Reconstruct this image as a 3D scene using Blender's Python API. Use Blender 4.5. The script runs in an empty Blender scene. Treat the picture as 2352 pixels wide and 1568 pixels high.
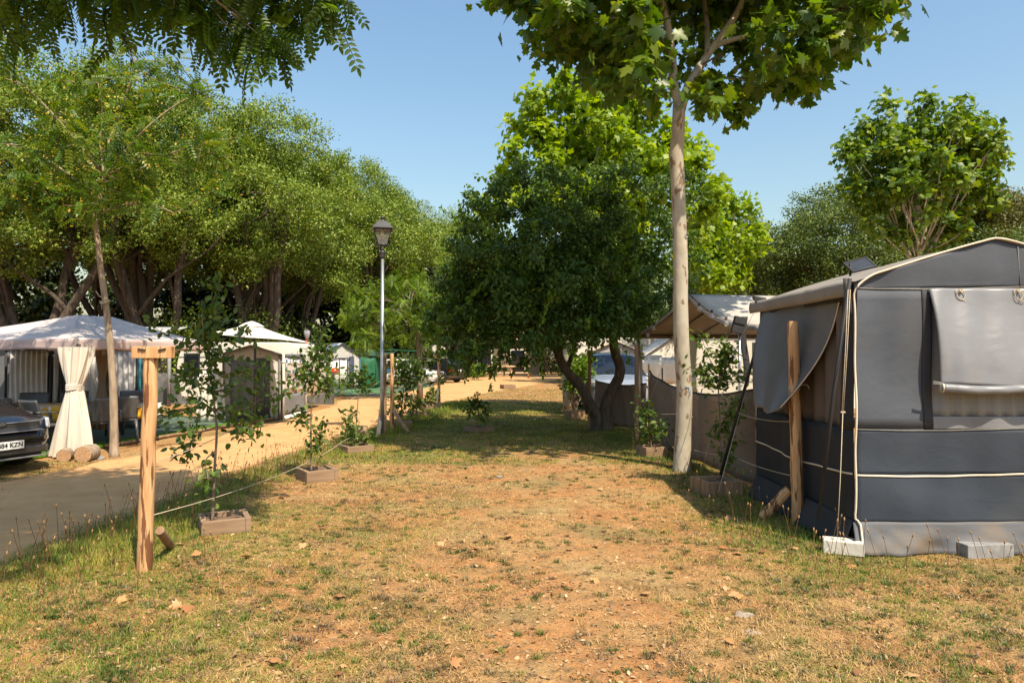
import bpy, math, random
import numpy as np
from mathutils import Vector, Matrix
R = math.radians
random.seed(7); rng = np.random.default_rng(7)
sc = bpy.context.scene
COL = sc.collection
# ------------------------------------------------------------------ camera
F = 1568.0; CX = 1176.0; CY = 784.0; HOR = 818.0; CH = 1.6
PITCH = math.atan((HOR - CY) / F)
cam = bpy.data.objects.new('camera', bpy.data.cameras.new('camera')); COL.objects.link(cam)
cam.data.sensor_width = 36; cam.data.lens = 24; cam.data.clip_end = 3000; cam.data.clip_start = 0.05
cam.location = (0, 0, CH); cam.rotation_euler = (R(90) + PITCH, 0, 0)
sc.camera = cam
# ------------------------------------------------------------------ light
SUN_EL, SUN_AZ = R(55), R(147)          # azimuth clockwise from +Y
w = bpy.data.worlds.new('World'); sc.world = w; w.use_nodes = True
nt = w.node_tree; bg = nt.nodes['Background']
sky = nt.nodes.new('ShaderNodeTexSky'); sky.sky_type = 'NISHITA'; sky.sun_disc = False
sky.sun_elevation = SUN_EL; sky.sun_rotation = SUN_AZ; sky.air_density = 1.8; sky.dust_density = 2.0; sky.ozone_density = 4.0
hs = nt.nodes.new('ShaderNodeHueSaturation'); hs.inputs['Saturation'].default_value = 1.08; nt.links.new(sky.outputs[0], hs.inputs['Color']); nt.links.new(hs.outputs[0], bg.inputs[0]); bg.inputs[1].default_value = 0.115
sl = bpy.data.lights.new('sun', 'SUN'); sl.energy = 5.0; sl.angle = R(0.5); sl.color = (1, 0.86, 0.66)
so = bpy.data.objects.new('sun', sl); COL.objects.link(so)
sd = Vector((math.sin(SUN_AZ) * math.cos(SUN_EL), math.cos(SUN_AZ) * math.cos(SUN_EL), math.sin(SUN_EL)))
so.rotation_euler = sd.to_track_quat('Z', 'Y').to_euler()
sc.view_settings.view_transform = 'Standard'; sc.view_settings.look = 'None'
sc.view_settings.exposure = 0.70; sc.view_settings.gamma = 1
sc.cycles.max_bounces = 6; sc.cycles.diffuse_bounces = 3; sc.cycles.transmission_bounces = 3; sc.cycles.transparent_max_bounces = 8
sc.cycles.use_denoising = True; sc.cycles.denoiser = 'OPENIMAGEDENOISE'; sc.cycles.denoising_input_passes = 'RGB_ALBEDO_NORMAL'; sc.cycles.denoising_prefilter = 'ACCURATE'
sc.cycles.caustics_reflective = False; sc.cycles.caustics_refractive = False

# ------------------------------------------------------------------ pixel helpers (2352 x 1568 view of the photo)
fw = Vector((0, math.cos(PITCH), math.sin(PITCH))); up = Vector((0, -math.sin(PITCH), math.cos(PITCH)))
def P(u, v, d):
    return Vector((0, 0, CH)) + (fw + Vector((1, 0, 0)) * ((u - CX) / F) + up * ((CY - v) / F)) * d
def G(u, v, z=0.0):
    r = fw + Vector((1, 0, 0)) * ((u - CX) / F) + up * ((CY - v) / F)
    t = (z - CH) / r.z
    return Vector((0, 0, CH)) + r * t
def V3(*a): return Vector(a)

# ------------------------------------------------------------------ materials
MATS = {}
def _nodes(name):
    m = bpy.data.materials.new(name); m.use_nodes = True
    n = m.node_tree.nodes; l = m.node_tree.links
    return m, n, l, n['Principled BSDF']
def mat(name, c, c2=None, rough=0.6, ns=8.0, stretch=(1, 1, 1), bump=0.0, bs=None, bdist=0.01, metal=0.0, spec=0.5, lo=0.35, hi=0.65, detail=5, c3=None, s3=2.0, f3=(0.5, 0.7), coat=0.0, trans=0.0):
    """noise-mixed two (or three) colour surface with noise bump"""
    if name in MATS: return MATS[name]
    m, n, l, b = _nodes(name)
    b.inputs['Roughness'].default_value = rough; b.inputs['Metallic'].default_value = metal
    b.inputs['Specular IOR Level'].default_value = spec; b.inputs['Coat Weight'].default_value = coat
    tc = n.new('ShaderNodeTexCoord'); mp = n.new('ShaderNodeMapping'); mp.inputs['Scale'].default_value = stretch
    l.new(tc.outputs['Object'], mp.inputs[0])
    c2 = c2 or tuple(x * 0.85 for x in c)
    nz = n.new('ShaderNodeTexNoise'); nz.inputs['Scale'].default_value = ns; nz.inputs['Detail'].default_value = detail
    l.new(mp.outputs[0], nz.inputs['Vector'])
    rp = n.new('ShaderNodeValToRGB'); rp.color_ramp.elements[0].position = lo; rp.color_ramp.elements[1].position = hi
    rp.color_ramp.elements[0].color = (*c, 1); rp.color_ramp.elements[1].color = (*c2, 1)
    l.new(nz.outputs[0], rp.inputs[0]); out = rp.outputs[0]
    if c3:
        n3 = n.new('ShaderNodeTexNoise'); n3.inputs['Scale'].default_value = s3; n3.inputs['Detail'].default_value = 6
        l.new(mp.outputs[0], n3.inputs['Vector'])
        r3 = n.new('ShaderNodeMapRange'); r3.inputs[1].default_value = f3[0]; r3.inputs[2].default_value = f3[1]
        l.new(n3.outputs[0], r3.inputs[0])
        mx = n.new('ShaderNodeMixRGB'); mx.inputs[2].default_value = (*c3, 1)
        l.new(r3.outputs[0], mx.inputs[0]); l.new(out, mx.inputs[1]); out = mx.outputs[0]
    l.new(out, b.inputs['Base Color'])
    if bump:
        nb = n.new('ShaderNodeTexNoise'); nb.inputs['Scale'].default_value = bs or ns * 2; nb.inputs['Detail'].default_value = 6
        l.new(mp.outputs[0], nb.inputs['Vector'])
        bp = n.new('ShaderNodeBump'); bp.inputs['Strength'].default_value = bump; bp.inputs['Distance'].default_value = bdist
        l.new(nb.outputs[0], bp.inputs['Height']); l.new(bp.outputs[0], b.inputs['Normal'])
        if 'canvas' in name or 'vinyl' in name:      # fine weave and long soft creases over the broad folds
            nw = n.new('ShaderNodeTexNoise'); nw.inputs['Scale'].default_value = 1.0; nw.inputs['Detail'].default_value = 7; nw.inputs['Distortion'].default_value = 1.6
            m2 = n.new('ShaderNodeMapping'); m2.inputs['Scale'].default_value = (2.2, 2.2, 4); m2.inputs['Rotation'].default_value = (0.5, 0.6, 0.3); l.new(tc.outputs['Object'], m2.inputs[0]); l.new(m2.outputs[0], nw.inputs['Vector'])
            b2 = n.new('ShaderNodeBump'); b2.inputs['Strength'].default_value = .16; b2.inputs['Distance'].default_value = .03
            l.new(nw.outputs[0], b2.inputs['Height']); l.new(bp.outputs[0], b2.inputs['Normal']); l.new(b2.outputs[0], b.inputs['Normal'])
    if trans:
        tr = n.new('ShaderNodeBsdfTranslucent'); l.new(out, tr.inputs[0])
        ms = n.new('ShaderNodeMixShader'); ms.inputs[0].default_value = trans
        l.new(b.outputs[0], ms.inputs[1]); l.new(tr.outputs[0], ms.inputs[2])
        l.new(ms.outputs[0], n['Material Output'].inputs[0])
    MATS[name] = m
    return m
def leafmat(name, cols, trans=0.35, rough=0.45, tcol=None, spec=0.4):
    """leaf: colour by a per-leaf random attribute, part translucent"""
    if name in MATS: return MATS[name]
    m, n, l, b = _nodes(name)
    at = n.new('ShaderNodeAttribute'); at.attribute_name = 'rnd'
    rp = n.new('ShaderNodeValToRGB'); e = rp.color_ramp.elements
    e[0].position = 0; e[1].position = 1; e[0].color = (*cols[0], 1); e[1].color = (*cols[-1], 1)
    for i, c in enumerate(cols[1:-1]):
        x = e.new((i + 1) / (len(cols) - 1)); x.color = (*c, 1)
    l.new(at.outputs['Fac'], rp.inputs[0])
    l.new(rp.outputs[0], b.inputs['Base Color'])
    b.inputs['Roughness'].default_value = rough; b.inputs['Specular IOR Level'].default_value = spec
    tr = n.new('ShaderNodeBsdfTranslucent')
    mu = n.new('ShaderNodeMixRGB'); mu.blend_type = 'MULTIPLY'; mu.inputs[0].default_value = 1
    mu.inputs[2].default_value = (*(tcol or (1.6, 1.5, 0.5)), 1)
    l.new(rp.outputs[0], mu.inputs[1]); l.new(mu.outputs[0], tr.inputs[0])
    ms = n.new('ShaderNodeMixShader'); ms.inputs[0].default_value = trans
    l.new(b.outputs[0], ms.inputs[1]); l.new(tr.outputs[0], ms.inputs[2]); l.new(ms.outputs[0], n['Material Output'].inputs[0])
    MATS[name] = m
    return m

# ------------------------------------------------------------------ object helpers
OFF = {}
def tag(o, label=None, cat=None, group=None, kind=None):
    for k, v in (('label', label), ('category', cat), ('group', group), ('kind', kind)):
        if v: o[k] = v
    return o
def thing(name, label, cat, base, group=None):
    o = bpy.data.objects.new(name, None); COL.objects.link(o); o.location = base; o.empty_display_size = 0.2
    OFF[o.name] = Vector(base); return tag(o, label, cat, group)
def link(name, me, m, parent=None, base=None):
    o = bpy.data.objects.new(name, me); COL.objects.link(o)
    if m: me.materials.append(m)
    if parent is not None:
        o.parent = parent; OFF[o.name] = OFF[parent.name]
    else:
        OFF[o.name] = Vector(base) if base is not None else Vector((0, 0, 0)); o.location = OFF[o.name]
    return o
class MB:
    def __init__(s, M=None): s.v = []; s.f = []; s.sm = []; s.M = M
    def add(s, vs, fs, smooth=False):
        n = len(s.v)
        s.v += [(s.M @ Vector(p)) if s.M else Vector(p) for p in vs]
        s.f += [tuple(i + n for i in f) for f in fs]; s.sm += [smooth] * len(fs)
    def box(s, c, size, rot=None):
        a, b, d = (x / 2 for x in size); c = Vector(c)
        vs = [Vector((x, y, z)) for x in (-a, a) for y in (-b, b) for z in (-d, d)]
        if rot is not None:
            if not isinstance(rot, Matrix): rot = Matrix.Rotation(rot, 3, 'Z')
            vs = [rot @ p for p in vs]
        s.add([c + p for p in vs], [(0, 1, 3, 2), (4, 6, 7, 5), (0, 4, 5, 1), (2, 3, 7, 6), (0, 2, 6, 4), (1, 5, 7, 3)])
    def tube(s, pts, rad, n=8, cap=True, wob=0.0, sub=1):
        pts = [Vector(p) for p in pts]
        if not hasattr(rad, '__len__'): rad = [rad] * len(pts)
        rad = list(rad)
        if len(rad) == 2 and len(pts) > 2:
            rad = [rad[0] + (rad[1] - rad[0]) * i / (len(pts) - 1) for i in range(len(pts))]
        if sub > 1 and len(pts) > 2:
            q, rr = [], []
            for i in range(len(pts) - 1):
                p0 = pts[max(i - 1, 0)]; p1 = pts[i]; p2 = pts[i + 1]; p3 = pts[min(i + 2, len(pts) - 1)]
                for k in range(sub):
                    t = k / sub
                    q.append(0.5 * ((2 * p1) + (p2 - p0) * t + (2 * p0 - 5 * p1 + 4 * p2 - p3) * t * t + (3 * p1 - p0 - 3 * p2 + p3) * t ** 3))
                    rr.append(rad[i] * (1 - t) + rad[i + 1] * t)
            q.append(pts[-1]); rr.append(rad[-1]); pts, rad = q, rr
        vs = []; fs = []; d = (pts[1] - pts[0]).normalized(); a = d.orthogonal().normalized()
        for i, p in enumerate(pts):
            t = (pts[min(i + 1, len(pts) - 1)] - pts[max(i - 1, 0)])
            t = t.normalized() if t.length > 1e-9 else d
            a = (a - t * a.dot(t)); a = a.normalized() if a.length > 1e-6 else t.orthogonal().normalized()
            b = t.cross(a)
            for k in range(n):
                th = 2 * math.pi * k / n; r = rad[i] * (1 + (random.uniform(-wob, wob) if wob else 0))
                vs.append(p + (a * math.cos(th) + b * math.sin(th)) * r)
        for i in range(len(pts) - 1):
            for k in range(n):
                k2 = (k + 1) % n
                fs.append((i * n + k, i * n + k2, (i + 1) * n + k2, (i + 1) * n + k))
        if cap: fs += [tuple(range(n))[::-1], tuple((len(pts) - 1) * n + k for k in range(n))]
        s.add(vs, fs, True)
    def grid(s, fn, nu, nv, smooth=True):
        vs = [fn(i / nu, j / nv) for j in range(nv + 1) for i in range(nu + 1)]
        fs = [(j * (nu + 1) + i, j * (nu + 1) + i + 1, (j + 1) * (nu + 1) + i + 1, (j + 1) * (nu + 1) + i) for j in range(nv) for i in range(nu)]
        s.add(vs, fs, smooth)
    def lathe(s, c, prof, n=12, sy=1.0):
        c = Vector(c); vs = []; fs = []
        for (r, z) in prof:
            for k in range(n):
                a = 2 * math.pi * k / n; vs.append(c + Vector((r * math.cos(a), r * math.sin(a) * sy, z)))
        for i in range(len(prof) - 1):
            for k in range(n):
                fs.append((i * n + k, i * n + (k + 1) % n, (i + 1) * n + (k + 1) % n, (i + 1) * n + k))
        s.add(vs, fs, True)
    def prism(s, poly, n, t):
        """poly: list of 3d points (planar), n: thickness direction"""
        k = len(poly); a = [Vector(p) for p in poly]; b = [p + Vector(n) * t for p in a]
        s.add(a + b, [tuple(range(k))[::-1], tuple(range(k, 2 * k))] + [(i, (i + 1) % k, k + (i + 1) % k, k + i) for i in range(k)])
    def build(s, name, m, parent=None, base=None, bevel=0.0, solid=0.0):
        me = bpy.data.meshes.new(name)
        off = OFF[parent.name] if parent is not None else (Vector(base) if base is not None else Vector((0, 0, 0)))
        me.from_pydata([tuple(p - off) for p in s.v], [], s.f); me.update()
        me.polygons.foreach_set('use_smooth', s.sm)
        o = link(name, me, m, parent, base)
        if bevel:
            md = o.modifiers.new('bevel', 'BEVEL'); md.width = bevel; md.segments = 2; md.limit_method = 'ANGLE'
        if solid:
            md = o.modifiers.new('solid', 'SOLIDIFY'); md.thickness = solid; md.offset = 0
        return o
def text(name, s, M, size, m, parent, extrude=0.001, align='CENTER', bold=0.0):
    cu = bpy.data.curves.new(name, 'FONT'); cu.body = s; cu.size = size; cu.extrude = extrude; cu.align_x = align; cu.align_y = 'CENTER'; cu.offset = bold
    t = bpy.data.objects.new('tmp_text', cu); COL.objects.link(t)
    dg = bpy.context.evaluated_depsgraph_get(); dg.update()
    me = bpy.data.meshes.new_from_object(t.evaluated_get(dg)); bpy.data.objects.remove(t)
    me.transform(M); me.transform(Matrix.Translation(-OFF[parent.name])); me.name = name
    return link(name, me, m, parent)
def copy_tree(o, parent=None):
    c = o.copy(); COL.objects.link(c); c.parent = parent
    for ch in [x for x in o.children]: copy_tree(ch, c)
    return c

# numpy polygon soup from a leaf template
def soup(name, tv, tf, pos, X, Z, scale, m, parent=None, base=None, kind=None):
    tv = np.asarray(tv, float); N = len(pos); K = len(tv)
    X = X / (np.linalg.norm(X, axis=1, keepdims=True) + 1e-9)
    Z = Z - X * (Z * X).sum(1, keepdims=True); Z = Z / (np.linalg.norm(Z, axis=1, keepdims=True) + 1e-9)
    Y = np.cross(Z, X)
    off = OFF[parent.name] if parent is not None else (Vector(base) if base is not None else Vector((0, 0, 0)))
    sc_ = np.asarray(scale).reshape(-1, 1, 1) if np.ndim(scale) else scale
    co = pos[:, None, :] + sc_ * (tv[None, :, 0:1] * X[:, None, :] + tv[None, :, 1:2] * Y[:, None, :] + tv[None, :, 2:3] * Z[:, None, :]) - np.array(off)[None, None, :]
    co = co.reshape(-1, 3)
    lt = np.array([len(f) for f in tf]); flat = np.concatenate([np.array(f) for f in tf])
    loops = (flat[None, :] + (np.arange(N) * K)[:, None]).reshape(-1)
    tot = np.tile(lt, N); start = np.concatenate([[0], np.cumsum(tot)[:-1]])
    me = bpy.data.meshes.new(name)
    me.vertices.add(N * K); me.loops.add(len(loops)); me.polygons.add(len(tot))
    me.vertices.foreach_set('co', co.astype(np.float32).ravel()); me.loops.foreach_set('vertex_index', loops.astype(np.int32))
    me.polygons.foreach_set('loop_start', start.astype(np.int32)); me.polygons.foreach_set('loop_total', tot.astype(np.int32))
    me.update(calc_edges=True)
    a = me.attributes.new('rnd', 'FLOAT', 'FACE'); r = rng.random(N)
    a.data.foreach_set('value', np.repeat(r, len(tf)).astype(np.float32))
    o = link(name, me, m, parent, base)
    if kind: o['kind'] = kind
    return o
DIAMOND = ([(0, 0, 0), (0.45, 0.27, 0.06), (1, 0, -0.08), (0.45, -0.27, 0.06)], [(0, 1, 2, 3)])
OVAL = ([(0, 0, 0), (0.28, 0.26, 0.07), (0.68, 0.24, 0.03), (1, 0, -0.1), (0.68, -0.24, 0.03), (0.28, -0.26, 0.07)], [(0, 3, 2, 1), (0, 5, 4, 3)])
def _plane():
    pts = [(0.0, 0.0), (-0.05, 0.30), (0.12, 0.20), (0.30, 0.60), (0.42, 0.42), (0.62, 0.52), (0.60, 0.22), (0.82, 0.20), (1.05, 0.0)]
    pts = pts + [(x, -y) for x, y in pts[1:-1][::-1]]
    v = [(0.38, 0, 0.04)] + [(x, y, 0.03 - 0.22 * (abs(y) ** 1.3) - 0.14 * max(x - 0.4, 0)) for x, y in pts]
    k = len(pts)
    return v, [(0, i + 1, (i + 1) % k + 1) for i in range(k)]
PLANE = _plane()
def _pinnate(n=7, w=0.075, lw=0.19, six=False):
    v = []; f = []
    def lf(x, s, ang):
        b = len(v); ca, sa = math.cos(ang), math.sin(ang) * s
        t = OVAL if six else DIAMOND
        for (a, c, z) in t[0]:
            a *= lw; c *= lw * (0.85 if six else 0.95)
            v.append((x + a * ca - c * sa, a * sa + c * ca, z * lw - 0.25 * (x + a * ca) ** 2 - 0.02))
        for q in t[1]: f.append(tuple(b + i for i in q))
    for i in range(n):
        x = 0.12 + 0.76 * i / (n - 1)
        lf(x, 1, 1.15); lf(x, -1, 1.15)
    lf(0.9, 1, 0.0)
    b = len(v); v.extend([(0, 0.006, 0), (0, -0.006, 0), (0.5, -0.005, -0.07), (0.9, 0, -0.21), (0.5, 0.005, -0.07)]); f.append((b, b + 1, b + 2, b + 3, b + 4))
    return v, f
PINN = _pinnate(); PINN6 = _pinnate(8, six=True)

class Cloud:
    def cauli(s, c, r, leaves, leaf, k=9, flat=.8, sub=.40, **kw):
        """a bough: small leaf clumps seated over the surface of a bigger one"""
        c = np.array(c, float)
        for i in range(k):
            u = rng.normal(size=3); u[2] = u[2] * .8 + .35; u /= np.linalg.norm(u)
            q = r * sub * (.7 + .6 * rng.random())
            s.clump(c + u * r * np.array([1, 1, flat]) * (.75 + .35 * rng.random()), (q, q, q * .75), int(leaves * (q / (r * sub)) ** 2 / k), leaf, **kw)
    def __init__(s): s.p = []; s.x = []; s.z = []; s.s = []
    def clump(s, c, r, n, size, shell=0.5, upb=0.5, droop=0.0, var=0.35, nj=.45):
        c = np.array(c, float); r = np.array(r if hasattr(r, '__len__') else (r, r, r), float)
        u = rng.normal(size=(n, 3)); u /= np.linalg.norm(u, axis=1, keepdims=True)
        k = rng.random((n, 1)) ** (1 - shell * 0.75)
        k *= 1 + 0.22 * rng.normal(size=(n, 1)) * 0.6
        pos = c + u * r * k
        z = u * 0.9 + rng.normal(size=(n, 3)) * nj + np.array([0, 0, upb])
        x = rng.normal(size=(n, 3)) + u * 0.8 + np.array([0, 0, -droop])
        s.p.append(pos); s.x.append(x); s.z.append(z); s.s.append(size * (1 + var * (rng.random(n) * 2 - 1)))
    def line(s, pts, n, size, spread=0.02, upb=0.8, out=0.7, t0=0.1, var=0.3, droop=0.1):
        pts = np.array([tuple(p) for p in pts]); m = len(pts) - 1
        t = (t0 + (1 - t0) * rng.random(n)) * m; i = np.minimum(t.astype(int), m - 1); fr = (t - i)[:, None]
        pos = pts[i] * (1 - fr) + pts[i + 1] * fr + rng.normal(size=(n, 3)) * spread
        tan = pts[i + 1] - pts[i]; tan /= np.linalg.norm(tan, axis=1, keepdims=True) + 1e-9
        x = rng.normal(size=(n, 3)) * out + tan * 0.5 + np.array([0, 0, -droop])
        z = rng.normal(size=(n, 3)) * 0.5 + np.array([0, 0, upb])
        s.p.append(pos); s.x.append(x); s.z.append(z); s.s.append(size * (1 + var * (rng.random(n) * 2 - 1)))
    def build(s, name, tmpl, m, parent=None, base=None, kind=None):
        return soup(name, tmpl[0], tmpl[1], np.concatenate(s.p), np.concatenate(s.x), np.concatenate(s.z), np.concatenate(s.s), m, parent, base, kind)

def limb(mb, a, b, r0, r1, k=5, wob=0.12, n=7, lift=0.0):
    a = Vector(a); b = Vector(b); L = (b - a).length; pts = []
    ph = [random.uniform(-1, 1) for _ in range(6)]
    for i in range(k + 1):
        t = i / k; e = math.sin(math.pi * t)
        o = Vector((ph[0] * math.sin(5 * t + ph[1] * 3), ph[2] * math.sin(5 * t + ph[3] * 3), ph[4] * 0.5 * math.sin(4 * t))) * wob * L * e
        pts.append(a.lerp(b, t) + o + Vector((0, 0, lift * L * e)))
    mb.tube(pts, [r0 + (r1 - r0) * (i / k) ** 0.8 for i in range(k + 1)], n, sub=2)
    return pts

# ------------------------------------------------------------------ shared materials
BARK = mat('bark_grey', (0.10, 0.075, 0.055), (0.22, 0.175, 0.13), 0.9, 14, (1, 1, .25), bump=0.9, bs=30, bdist=0.02)
BARK_D = mat('bark_dark', (0.045, 0.034, 0.026), (0.10, 0.075, 0.055), 0.95, 16, (1, 1, .25), bump=1.0, bs=26, bdist=0.03)
BARK_A = mat('bark_acacia', (0.20, 0.15, 0.105), (0.36, 0.28, 0.20), 0.9, 20, (1, 1, .2), bump=0.9, bs=30, bdist=0.01)
BARK_P = mat('bark_plane', (0.41, 0.37, 0.29), (0.31, 0.275, 0.21), 0.75, 7, (1, 1, .5), bump=0.5, bs=14, bdist=0.015, c3=(0.19, 0.125, 0.08), s3=9, f3=(0.59, 0.62))
TWIG = mat('twig', (0.13, 0.10, 0.075), (0.22, 0.17, 0.12), 0.85, 30, (1, 1, .3), bump=.3)
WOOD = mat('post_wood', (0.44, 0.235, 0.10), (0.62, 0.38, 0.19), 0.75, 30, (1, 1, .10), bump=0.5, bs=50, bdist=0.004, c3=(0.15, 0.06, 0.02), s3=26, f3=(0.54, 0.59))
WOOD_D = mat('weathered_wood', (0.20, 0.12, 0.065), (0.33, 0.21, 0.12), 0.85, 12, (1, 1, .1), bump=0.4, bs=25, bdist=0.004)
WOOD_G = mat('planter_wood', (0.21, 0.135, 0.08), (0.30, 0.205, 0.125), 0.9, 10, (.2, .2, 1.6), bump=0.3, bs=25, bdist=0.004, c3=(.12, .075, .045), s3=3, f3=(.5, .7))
BAMBOO = mat('bamboo', (0.48, 0.24, 0.07), (0.56, 0.31, 0.10), 0.5, 8, (1, 1, .2))
ROPE = mat('rope', (0.50, 0.42, 0.30), (0.38, 0.32, 0.23), 0.9, 60)
TAUPE = mat('taupe_canvas', (0.29, 0.265, 0.235), (0.24, 0.22, 0.195), 0.85, 3, bump=0.15, bs=5, bdist=0.02, trans=0.1, c3=(.24, .19, .14), s3=1.2, f3=(.5, .8))
CREAM = mat('cream_canvas', (0.62, 0.51, 0.38), (0.54, 0.43, 0.32), 0.85, 3, bump=0.15, bs=5, bdist=0.02, trans=0.12, c3=(.42, .34, .25), s3=1.2, f3=(.55, .8))
WHITE_C = mat('white_canvas', (0.78, 0.74, 0.66), (0.70, 0.66, 0.58), 0.85, 3, bump=0.15, bs=5, bdist=0.02, trans=0.12)
GREY_C = mat('light_grey_canvas', (0.42, 0.41, 0.40), (0.34, 0.33, 0.32), 0.8, 3, bump=0.2, bs=4, bdist=0.03)
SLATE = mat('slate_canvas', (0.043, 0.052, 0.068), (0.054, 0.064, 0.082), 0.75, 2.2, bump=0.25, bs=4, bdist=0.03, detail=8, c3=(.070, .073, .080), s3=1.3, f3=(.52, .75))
SLATE_D = mat('navy_canvas', (0.019, 0.028, 0.043), (0.026, 0.036, 0.053), 0.75, 2.2, bump=0.25, bs=4, bdist=0.03, detail=8, c3=(.045, .050, .06), s3=1.3, f3=(.55, .8))
VINYL = mat('grey_vinyl', (0.185, 0.192, 0.205), (0.16, 0.166, 0.18), 0.42, 2.5, bump=0.25, bs=3, bdist=0.03, c3=(.115, .11, .105), s3=2.2, f3=(.55, .8))
SKIRT = mat('dusty_skirt', (0.115, 0.12, 0.13), (0.09, 0.095, 0.105), 0.65, 2.5, (1, 1, 1), bump=0.4, bs=5, bdist=0.04, c3=(.14, .105, .07), s3=3, f3=(.5, .8), spec=.25)
DARKPL = mat('dark_plastic', (0.035, 0.038, 0.045), (0.05, 0.053, 0.06), 0.45, 4)
BLACK = mat('black_fabric', (0.012, 0.012, 0.014), (0.02, 0.02, 0.022), 0.7, 4)
METAL = mat('galvanised', (0.40, 0.42, 0.44), (0.32, 0.34, 0.36), 0.35, 6, (1, 1, .4), metal=0.7)
LAMPM = mat('lamp_black', (0.035, 0.036, 0.038), (0.05, 0.05, 0.052), 0.45, 6)
CARAV = mat('caravan_white', (0.66, 0.62, 0.54), (0.60, 0.56, 0.48), 0.35, 2, bump=0.08, bs=3, bdist=.02)
STONE = mat('block_stone', (0.27, 0.27, 0.27), (0.19, 0.19, 0.19), 0.9, 18, bump=0.5, bs=40, bdist=0.004)
def glassy(name, c, rough=0.05):
    if name in MATS: return MATS[name]
    m, n, l, b = _nodes(name); b.inputs['Base Color'].default_value = (*c, 1); b.inputs['Roughness'].default_value = rough
    b.inputs['Specular IOR Level'].default_value = 0.8
    tc = n.new('ShaderNodeTexCoord'); nz = n.new('ShaderNodeTexNoise'); nz.inputs['Scale'].default_value = 3
    bp = n.new('ShaderNodeBump'); bp.inputs['Strength'].default_value = .05; l.new(tc.outputs['Object'], nz.inputs['Vector']); l.new(nz.outputs[0], bp.inputs['Height']); l.new(bp.outputs[0], b.inputs['Normal'])
    MATS[name] = m; return m
GLASS = glassy('window_dark', (0.012, 0.015, 0.02))
def clear(name):
    m, n, l, b = _nodes(name)
    t = n.new('ShaderNodeBsdfTransparent'); ms = n.new('ShaderNodeMixShader'); ms.inputs[0].default_value = .25
    b.inputs['Roughness'].default_value = .08; b.inputs['Base Color'].default_value = (.5, .5, .5, 1)
    l.new(t.outputs[0], ms.inputs[1]); l.new(b.outputs[0], ms.inputs[2]); l.new(ms.outputs[0], n['Material Output'].inputs[0]); return m
CLEAR = clear('clear_glass')

# ------------------------------------------------------------------ ground
def vnoise(x, y, s, seed=0):
    x = x / s; y = y / s
    xi = np.floor(x).astype(np.int64); yi = np.floor(y).astype(np.int64); fx = x - xi; fy = y - yi
    fx = fx * fx * (3 - 2 * fx); fy = fy * fy * (3 - 2 * fy)
    def h(a, b):
        n = (a * 374761393 + b * 668265263 + seed * 974634777) & 0x7fffffff
        n = ((n ^ (n >> 13)) * 1274126177) & 0x7fffffff
        return ((n ^ (n >> 16)) & 0xffff) / 65535.0
    return (h(xi, yi) * (1 - fx) + h(xi + 1, yi) * fx) * (1 - fy) + (h(xi, yi + 1) * (1 - fx) + h(xi + 1, yi + 1) * fx) * fy
def hgt(x, y):
    x = np.asarray(x, float); y = np.asarray(y, float)
    fade = np.clip(1.2 - y / 30, 0.0, 1)
    return (0.035 * (vnoise(x, y, 1.3, 3) - 0.5) + 0.02 * (vnoise(x, y, 0.35, 4) - 0.5)) * fade - 0.01

def groundmat():
    m, n, l, b = _nodes('ground_soil')
    b.inputs['Roughness'].default_value = 0.95; b.inputs['Specular IOR Level'].default_value = 0.15
    tc = n.new('ShaderNodeTexCoord')
    def noise(s, d=6, r=0.55):
        z = n.new('ShaderNodeTexNoise'); z.inputs['Scale'].default_value = s; z.inputs['Detail'].default_value = d; z.inputs['Roughness'].default_value = r
        l.new(tc.outputs['Object'], z.inputs['Vector']); return z.outputs[0]
    def mix(fac, a, c, lo, hi):
        r = n.new('ShaderNodeMapRange'); r.inputs[1].default_value = lo; r.inputs[2].default_value = hi; l.new(fac, r.inputs[0])
        x = n.new('ShaderNodeMixRGB'); l.new(r.outputs[0], x.inputs[0])
        if isinstance(a, tuple): x.inputs[1].default_value = (*a, 1)
        else: l.new(a, x.inputs[1])
        x.inputs[2].default_value = (*c, 1); return x.outputs[0]
    o = mix(noise(5), (0.44, 0.22, 0.085), (0.31, 0.148, 0.058), 0.4, 0.65)
    o = mix(noise(1.1), o, (0.38, 0.26, 0.115), 0.45, 0.65)
    o = mix(noise(26, 8, .7), o, (0.54, 0.37, 0.20), 0.56, 0.68)
    o = mix(noise(60, 6, .7), o, (0.12, 0.07, 0.035), 0.54, 0.64)
    o = mix(noise(0.9, 5), o, (0.20, 0.17, 0.07), 0.52, 0.68)
    o = mix(noise(9, 8, .75), o, (0.20, 0.13, 0.06), 0.50, 0.62)
    l.new(o, b.inputs['Base Color'])
    bp = n.new('ShaderNodeBump'); bp.inputs['Strength'].default_value = 0.9; bp.inputs['Distance'].default_value = 0.02
    l.new(noise(35, 8, .7), bp.inputs['Height']); l.new(bp.outputs[0], b.inputs['Normal'])
    return m
GROUND = groundmat()
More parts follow.
